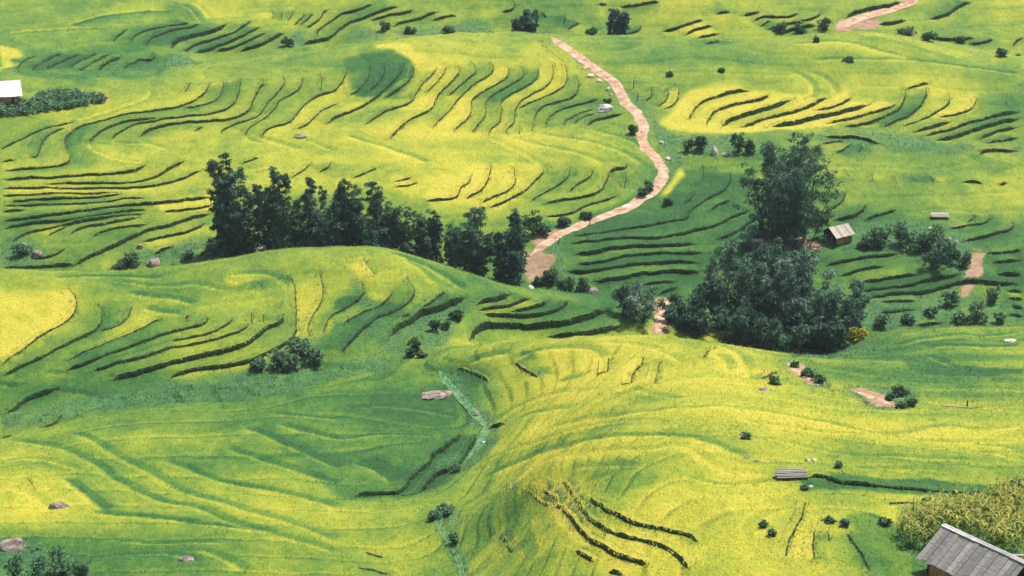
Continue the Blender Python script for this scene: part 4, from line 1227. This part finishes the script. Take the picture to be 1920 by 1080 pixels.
for _ in range(4000):
    if n_corn >= 230: break
    px, py = random.uniform(1678, 1925), random.uniform(915, 1046)
    if not in_poly(np.array([px]), np.array([py]), CORN_POLY)[0]: continue
    x, y = spot(px, py)
    o = link('corn_plant', random.choice(corn_meshes), None, (x, y, float(ground(x, y)) - 0.04), random.uniform(0, 6.28))
    s = random.uniform(0.75, 1.1); o.scale = (s, s, s)
    tag(o, 'yellowing corn plant in the patch behind the long grey-roofed hut', 'corn', 'corn plants behind the hut')
    n_corn += 1

# vegetable patch beside the white-roofed house
VEG_POLY = poly_of('0,205 60,192 85,175 130,176 200,186 195,194 140,203 60,216 0,219')
S = []
for _ in range(9000):
    px, py = random.uniform(0, 205), random.uniform(172, 222)
    if in_poly(np.array([px]), np.array([py]), VEG_POLY)[0]: S.append((px, py))
    if len(S) >= 520: break
S = np.array(S); P = cast(S[:, 0], S[:, 1], ZG); P[:, 2] += rng.uniform(0.15, 0.9, len(P))
C, U, Wv, tone = leaf_cloud(P, np.full(len(P), 0.45), 12, 0.5, 0.22, 0.3, 0.55 + rng.normal(0, 0.15, len(P)), 0.9)
o = link('vegetable_patch', quads_to_mesh('vegetable_patch', C, U, Wv, tone, M_BRUSH)); tag(o, 'blue-green vegetable patch beside the white-roofed house', 'crop', kind='stuff')

# ------------------------------------------------------------------ boulders
def rock(px, by, wpx, hpx, label, mat=None, group=None, seed=1, name='boulder'):
    x, y = spot(px, by); s = px_m(y)
    w = wpx * s / 2; h = hpx * s * 1.05
    bm = bmesh.new(); bmesh.ops.create_icosphere(bm, subdivisions=3, radius=1.0)
    r = np.random.default_rng(seed)
    planes = r.normal(0, 1, (9, 3)); planes /= np.linalg.norm(planes, axis=1)[:, None]
    for v in bm.verts:
        p = np.array(v.co)
        for pl in planes:
            k_ = p @ pl - 0.74
            if k_ > 0: p -= pl * k_ * 0.85
        p *= 1 + 0.10 * math.sin(5 * p[0] + seed) * math.sin(4.3 * p[1] + 2 * seed) + 0.05 * math.sin(11 * p[2] + 7 * p[0])
        v.co = (p[0] * w * 1.08, p[1] * w * 0.9, p[2] * h * 0.62 + h * 0.36)
    me = bpy.data.meshes.new('boulder'); bm.to_mesh(me); bm.free()
    me.materials.append(mat or M_ROCK)
    for f in me.polygons: f.use_smooth = False
    o = link(name, me, None, (x, y, float(ground(x, y)) - 0.05 - 0.26 * h), r.uniform(0, 6.28))
    tag(o, label, 'rock', group)
    return o
rock(1134, 206, 36, 17, 'big pale boulder in the rice beside the winding dirt road', M_PALE, seed=1)
rock(289, 494, 32, 17, 'pinkish boulder at the foot of the terraces left of the tree row', seed=2)
rock(70, 480, 24, 16, 'pinkish boulder in the brush at the left foot of the big hill', seed=3)
rock(262, 465, 12, 14, 'small upright stone at the corner of a terrace bank', seed=4)
rock(42, 466, 34, 14, 'weedy grey rock heap beside the pinkish boulder', seed=5)
rock(494, 470, 46, 9, 'low flat rock on the crest under the tree row', seed=6)
rock(110, 952, 38, 16, 'lone pinkish boulder in the front green field', seed=7)
rock(24, 1026, 62, 24, 'long slanting rock outcrop above the brush mounds', seed=8)
rock(818, 742, 58, 12, 'flat brown boulder at the top of the stream gully', seed=9)
rock(1108, 547, 30, 12, 'brown boulder below the dark striped terraces', seed=10)
rock(996, 540, 14, 8, 'small white stone by the dark bamboo pair', M_PALE, seed=11)
rock(1340, 288, 14, 20, 'leaning stone by the shrubs above the green terraces', M_PALE, seed=12)
rock(1360, 290, 14, 7, 'white stone lying beside the leaning stone', M_PALE, seed=13)
rock(1513, 865, 11, 14, 'taller of the two standing stones in the yellow field', M_PALE, seed=14)
rock(1528, 865, 12, 10, 'shorter of the two standing stones in the yellow field', M_PALE, seed=15)
rock(1520, 913, 11, 7, 'small pale stone below the plank lean-to', M_PALE, seed=16)
rock(1778, 452, 12, 12, 'pale stone in the thicket right of the ochre hut', M_PALE, seed=17)
rock(1793, 458, 9, 14, 'narrow upright stone in the thicket right of the ochre hut', M_PALE, seed=18)
rock(908, 829, 10, 4, 'white stone in the stream gully', M_PALE, seed=19)
rock(893, 778, 14, 8, 'dark stone at the bend of the stream gully', seed=20)
rock(1037, 951, 8, 6, 'small pink stone on the path edge between yellow paddies', M_PALE, seed=21)
rock(565, 256, 28, 7, 'dark half-buried rock in the yellow terraces', M_ROCK, seed=22)
rock(350, 1050, 36, 9, 'dry brown rock patch in the front field', seed=23)
rock(1895, 640, 24, 8, 'pale stones on the bare spot of the right field', M_PALE, seed=24)
rock(1400, 858, 14, 6, 'brown stone in the trampled yellow field', seed=25)
rock(1420, 866, 14, 6, 'brown stone right beside another in the trampled yellow field', seed=26)
rock(1432, 732, 26, 7, 'ochre bank stone on the edge of the yellow crest', seed=27)
rock(1745, 430, 12, 7, 'flat pale stone above the dark thicket', M_PALE, seed=28)
for i, (px, py, w_, h_) in enumerate([(1108, 143, 16, 7), (1122, 152, 14, 6), (1096, 128, 10, 5), (1140, 168, 10, 8), (1145, 178, 8, 8), (1086, 118, 10, 5), (1240, 268, 12, 6), (1252, 298, 12, 7), (1205, 248, 10, 6)]):
    rock(px, py, w_, h_, 'white stone lying along the edge of the winding dirt road', M_PALE, 'white stones along the dirt road', 40 + i, 'stone')

# ------------------------------------------------------------------ huts
def hut(name, x, y, rz, L, Wd, wall, rise, over, label, wall_mat, roof_mat, boards, ridge=False, thick=0.05, open_gable=False, sheet=False, front_boards=12, door=None):
    """gable hut: ridge along local x, long walls at +-y; every board its own mesh"""
    gz = min(float(ground(x + dx, y + dy)) for dx in (-1, 1) for dy in (-1, 1))
    root = link(name, None, None, (x, y, gz), rz); tag(root, label, 'hut')
    hw = Wd / 2; hl = L / 2
    for sx in (-1, 1):
        for sy in (-1, 1):
            MB().beam((sx * hl * 0.97, sy * hw * 0.97, -0.4), (sx * hl * 0.97, sy * hw * 0.97, wall), 0.14, 0.14, (1, 0, 0)).build('post', M_DARKW, root)
    # long walls of upright boards
    for sy in (-1, 1):
        w_ = link('wall', MB().box((0, sy * (hw - 0.07), wall / 2 - 0.1), (L * 0.95, 0.04, wall + 0.2)).mesh('wall', M_DARKW), root)
        bw = L / front_boards
        bm_ = MB().box((0, 0, 0), (bw * 0.93, 0.03, wall + 0.2)).mesh('board', wall_mat)
        for b in range(front_boards):
            if door is not None and sy == door[0] and door[1] <= b <= door[2]:
                continue
            o = link('board', bm_, w_, (-hl + (b + 0.5) * bw, sy * (hw - 0.02 + 0.012 * (b % 2)), wall / 2 - 0.1))
        if door is not None and sy == door[0]:
            MB().box((-hl + (door[1] + door[2] + 1) / 2 * bw, sy * (hw - 0.03), 0.9), ((door[2] - door[1] + 0.9) * bw, 0.05, 1.8)).build('door', M_DARKW, root)
    # gable walls
    for sx in (-1, 1):
        if open_gable and sx == open_gable:
            MB().beam((sx * hl * 0.97, -hw, wall), (sx * hl * 0.97, hw, wall), 0.1, 0.12).build('tie_beam', M_DARKW, root)
            MB().beam((sx * hl * 0.6, -hw * 0.9, wall * 0.5), (sx * hl * 0.6, hw * 0.9, wall * 0.5), 0.05, wall).build('inner_wall', M_DARKW, root)
            for k_ in (-0.5, 0.1, 0.55):
                MB().beam((sx * (hl + 0.15), k_ * hw, -0.2), (sx * hl * 0.95, (k_ + 0.25) * hw, wall * 0.8), 0.06, 0.06).build('pole', M_WOOD, root)
            continue
        V = [(sx * (hl - 0.05), -hw, -0.3), (sx * (hl - 0.05), hw, -0.3), (sx * (hl - 0.05), hw, wall), (sx * (hl - 0.05), 0, wall + rise * 0.95), (sx * (hl - 0.05), -hw, wall)]
        V2 = [(p[0] - sx * 0.05, p[1], p[2]) for p in V]
        Fq = [[0, 1, 2, 4], [4, 2, 3, 3], [5, 6, 7, 9], [9, 7, 8, 8]]
        me = bpy.data.meshes.new('gable_wall'); me.from_pydata(V + V2, [], [(0, 1, 2, 3, 4), (9, 8, 7, 6, 5), (0, 5, 6, 1), (1, 6, 7, 2), (2, 7, 8, 3), (3, 8, 9, 4), (4, 9, 5, 0)]); me.materials.append(M_DARKW)
        link('gable_wall', me, root)
    # roof slopes of overlapping boards or sheets
    for sy in (-1, 1):
        e0 = np.array([0, 0, wall + rise]); run = hw + over; drop = rise * run / hw
        e1 = np.array([0, sy * run, wall + rise - drop])
        dv = e1 - e0; SL = np.linalg.norm(dv); dv /= SL
        nz = np.cross((1, 0, 0), dv) * (1 if sy > 0 else -1)
        if nz[2] < 0: nz = -nz
        LL = L + 2 * over * 0.8
        slope = link('roof_slope', MB().box((e0 + e1) / 2 + nz * 0.02, (LL * 0.985, SL * 0.985, 0.03), np.c_[(1, 0, 0), dv, nz]).mesh('roof_slope', M_DARKW), root)
        bw = LL / boards
        R_ = np.c_[(1, 0, 0), dv, nz]
        for b in range(boards):
            r_ = np.random.default_rng(b * 7 + (sy > 0) + boards)
            sl = SL * (1 + r_.uniform(-0.02, 0.035))
            bm_ = MB().box((0, 0, 0), (bw * (1.02 if sheet else 0.95), sl, thick * 0.6), R_).mesh('roof_board', roof_mat)
            c = (e0 + dv * sl * 0.5) + np.array([-LL / 2 + (b + 0.5) * bw, 0, 0]) + nz * (0.055 + (0.022 if b % 2 else 0.0) + r_.uniform(0, 0.010))
            link('roof_board', bm_, slope, tuple(c))
    if ridge:
        for sy in (-1, 1):
            LL = L + 2 * over * 0.85; cuts = [0, 0.22, 0.41, 0.63, 0.82, 1.0]
            for a_, b_ in zip(cuts[:-1], cuts[1:]):
                tl_ = 0.35 + rng.uniform(-0.06, 0.06)
                MB().box((-LL / 2 + LL * (a_ + b_) / 2, sy * (0.10 + rng.uniform(-0.02, 0.02)), wall + rise + 0.075 + rng.uniform(-0.012, 0.012)), (LL * (b_ - a_) * 1.02, 0.22 + rng.uniform(-0.03, 0.04), 0.035), np.c_[(1, 0, 0), (0, math.cos(tl_), -sy * math.sin(tl_)), (0, sy * math.sin(tl_), math.cos(tl_))]).build('ridge_cap', M_RIDGE, root)
    return root

x, y = spot(1572, 456)
hut('hut', x, y + 0.9, math.radians(33), 2.55, 2.3, 1.25, 0.75, 0.38, 'small ochre hut with a plain pale plank roof under the tall lone bamboo', M_CLAY, M_THATCH, 9, open_gable=-1, front_boards=9)
x, y = spot(1842, 1105)
hut('hut', x, y + 0.4, math.radians(-52), 6.2, 3.7, 1.75, 1.25, 0.55, 'long grey-roofed plank hut beside the corn patch', M_CLAY, M_WOOD, 17, ridge=True, open_gable=1, front_boards=20)
x, y = spot(2, 203)
hut('house', x - 1.0, y + 1.8, math.radians(16), 6.4, 4.4, 2.0, 1.35, 0.45, 'brick-red house with a bright white sheet roof beside the vegetable patch', M_CLAY, M_WHITE, 8, sheet=True, front_boards=16, door=(-1, 13, 13))

# ------------------------------------------------------------------ small timber things
def lean_to(px, py, wpx, hgt, label, mat, rz=0.0, nb=6, depth=1.1, name='lean_to', cat='lean-to'):
    x, y = spot(px, py); w = wpx * px_m(y)
    root = link(name, None, None, (x, y, float(ground(x, y))), rz); tag(root, label, cat)
    for sx in (-1, 1):
        MB().beam((sx * w * 0.45, -depth * 0.35, -0.3), (sx * w * 0.45, -depth * 0.35, hgt * 0.75), 0.09, 0.09, (1, 0, 0)).build('post', M_DARKW, root)
        MB().beam((sx * w * 0.45, depth * 0.35, -0.3), (sx * w * 0.45, depth * 0.35, hgt), 0.09, 0.09, (1, 0, 0)).build('post', M_DARKW, root)
    MB().box((0, depth * 0.2, hgt * 0.42), (w * 0.86, 0.05, hgt * 0.8)).build('shade_panel', M_DARKW, root)  # dark panel added in place of the shadow beneath the planks
    bd = depth / nb; sl = -0.22
    for b in range(nb):
        t = (b + 0.5) / nb - 0.5
        MB().box((rng.uniform(-0.06, 0.06), t * depth, hgt + 0.03 + t * depth * 0.25 + 0.012 * (b % 2)), (w * rng.uniform(0.94, 1.04), bd * 0.96, 0.035)).build('roof_plank', mat, root)
    return root
lean_to(1484, 896, 62, 0.34, 'low plank lean-to lying in the yellow field above the green strip', M_WOOD, math.radians(4))
lean_to(1762, 408, 34, 0.36, 'low pale plank shelter in the pale green field right of the ochre hut', M_THATCH, math.radians(-3), 5, 1.2)

def post(px, py, hpx, label, group=None, lean=0.0):
    x, y = spot(px, py); h = hpx * px_m(y) * 1.05
    o = MB().tube([(0, 0, -0.3), (lean * 0.5, 0, h * 0.5), (lean, 0, h)], [0.07, 0.065, 0.05], 6).build('post', M_DARKW)
    o.location = (x, y, float(ground(x, y))); tag(o, label, 'post', group)
    return o
post(1106, 421, 13, 'thin dark post beside the winding dirt road')
post(1813, 766, 16, 'thin dark post standing in the yellow field')
post(1046, 457, 11, 'pale leaning stake at the foot of the winding dirt road', lean=0.25)
post(1188, 166, 14, 'thin stake on the right edge of the winding dirt road', 'stakes along the dirt road')
post(1196, 188, 14, 'thin stake on the right edge of the winding dirt road', 'stakes along the dirt road')
x, y = spot(1795, 765)
o = MB().beam((-1.4, 0, 0.22), (1.3, -0.3, 0.14), 0.09, 0.09).build('rail', M_THATCH); o.location = (x, y, float(ground(x, y))); tag(o, 'pale fallen rail lying beside the thin post in the yellow field', 'rail')
for i, (px, py, L, a) in enumerate([(1900, 1050, 2.6, 0.05), (1912, 1062, 2.0, -0.08), (1915, 1070, 1.8, 0.12)]):
    x, y = spot(px, py)
    o = MB().box((0, 0, 0), (L, 0.22, 0.06)).build('plank', M_WOOD); o.location = (x, y, float(ground(x, y)) + 0.35 - 0.1 * i); o.rotation_euler = (0.1, 0, a)
    for sx in (-0.4, 0.4):
        MB().box((sx * L, 0, -0.3), (0.1, 0.1, 0.54)).build('leg', M_DARKW, o)
    tag(o, ['reddish plank rail behind the long grey-roofed hut, longest of three', 'middle plank rail of three behind the long grey-roofed hut', 'lowest plank rail of three behind the long grey-roofed hut'][i], 'plank')

# ------------------------------------------------------------------ the air: one closed box of thin even haze
m = bpy.data.materials.new('haze'); m.use_nodes = True
nt = m.node_tree; nt.nodes.remove(nt.nodes['Principled BSDF'])
pv = nt.nodes.new('ShaderNodeVolumePrincipled')
pv.inputs['Color'].default_value = (0.82, 0.90, 0.96, 1); pv.inputs['Density'].default_value = 0.00010; pv.inputs['Anisotropy'].default_value = 0.1
nt.links.new(pv.outputs[0], nt.nodes['Material Output'].inputs['Volume'])
zlo = float(ZG.min()) - 3.0; zhi = max(float(ZG.max()) + 3.0, CAM_Z + 6.0)
o = MB().box((0, 440, (zlo + zhi) / 2), (2100, 960, zhi - zlo)).build('haze', m)
tag(o, 'thin pale haze over the whole valley', 'haze', kind='stuff')
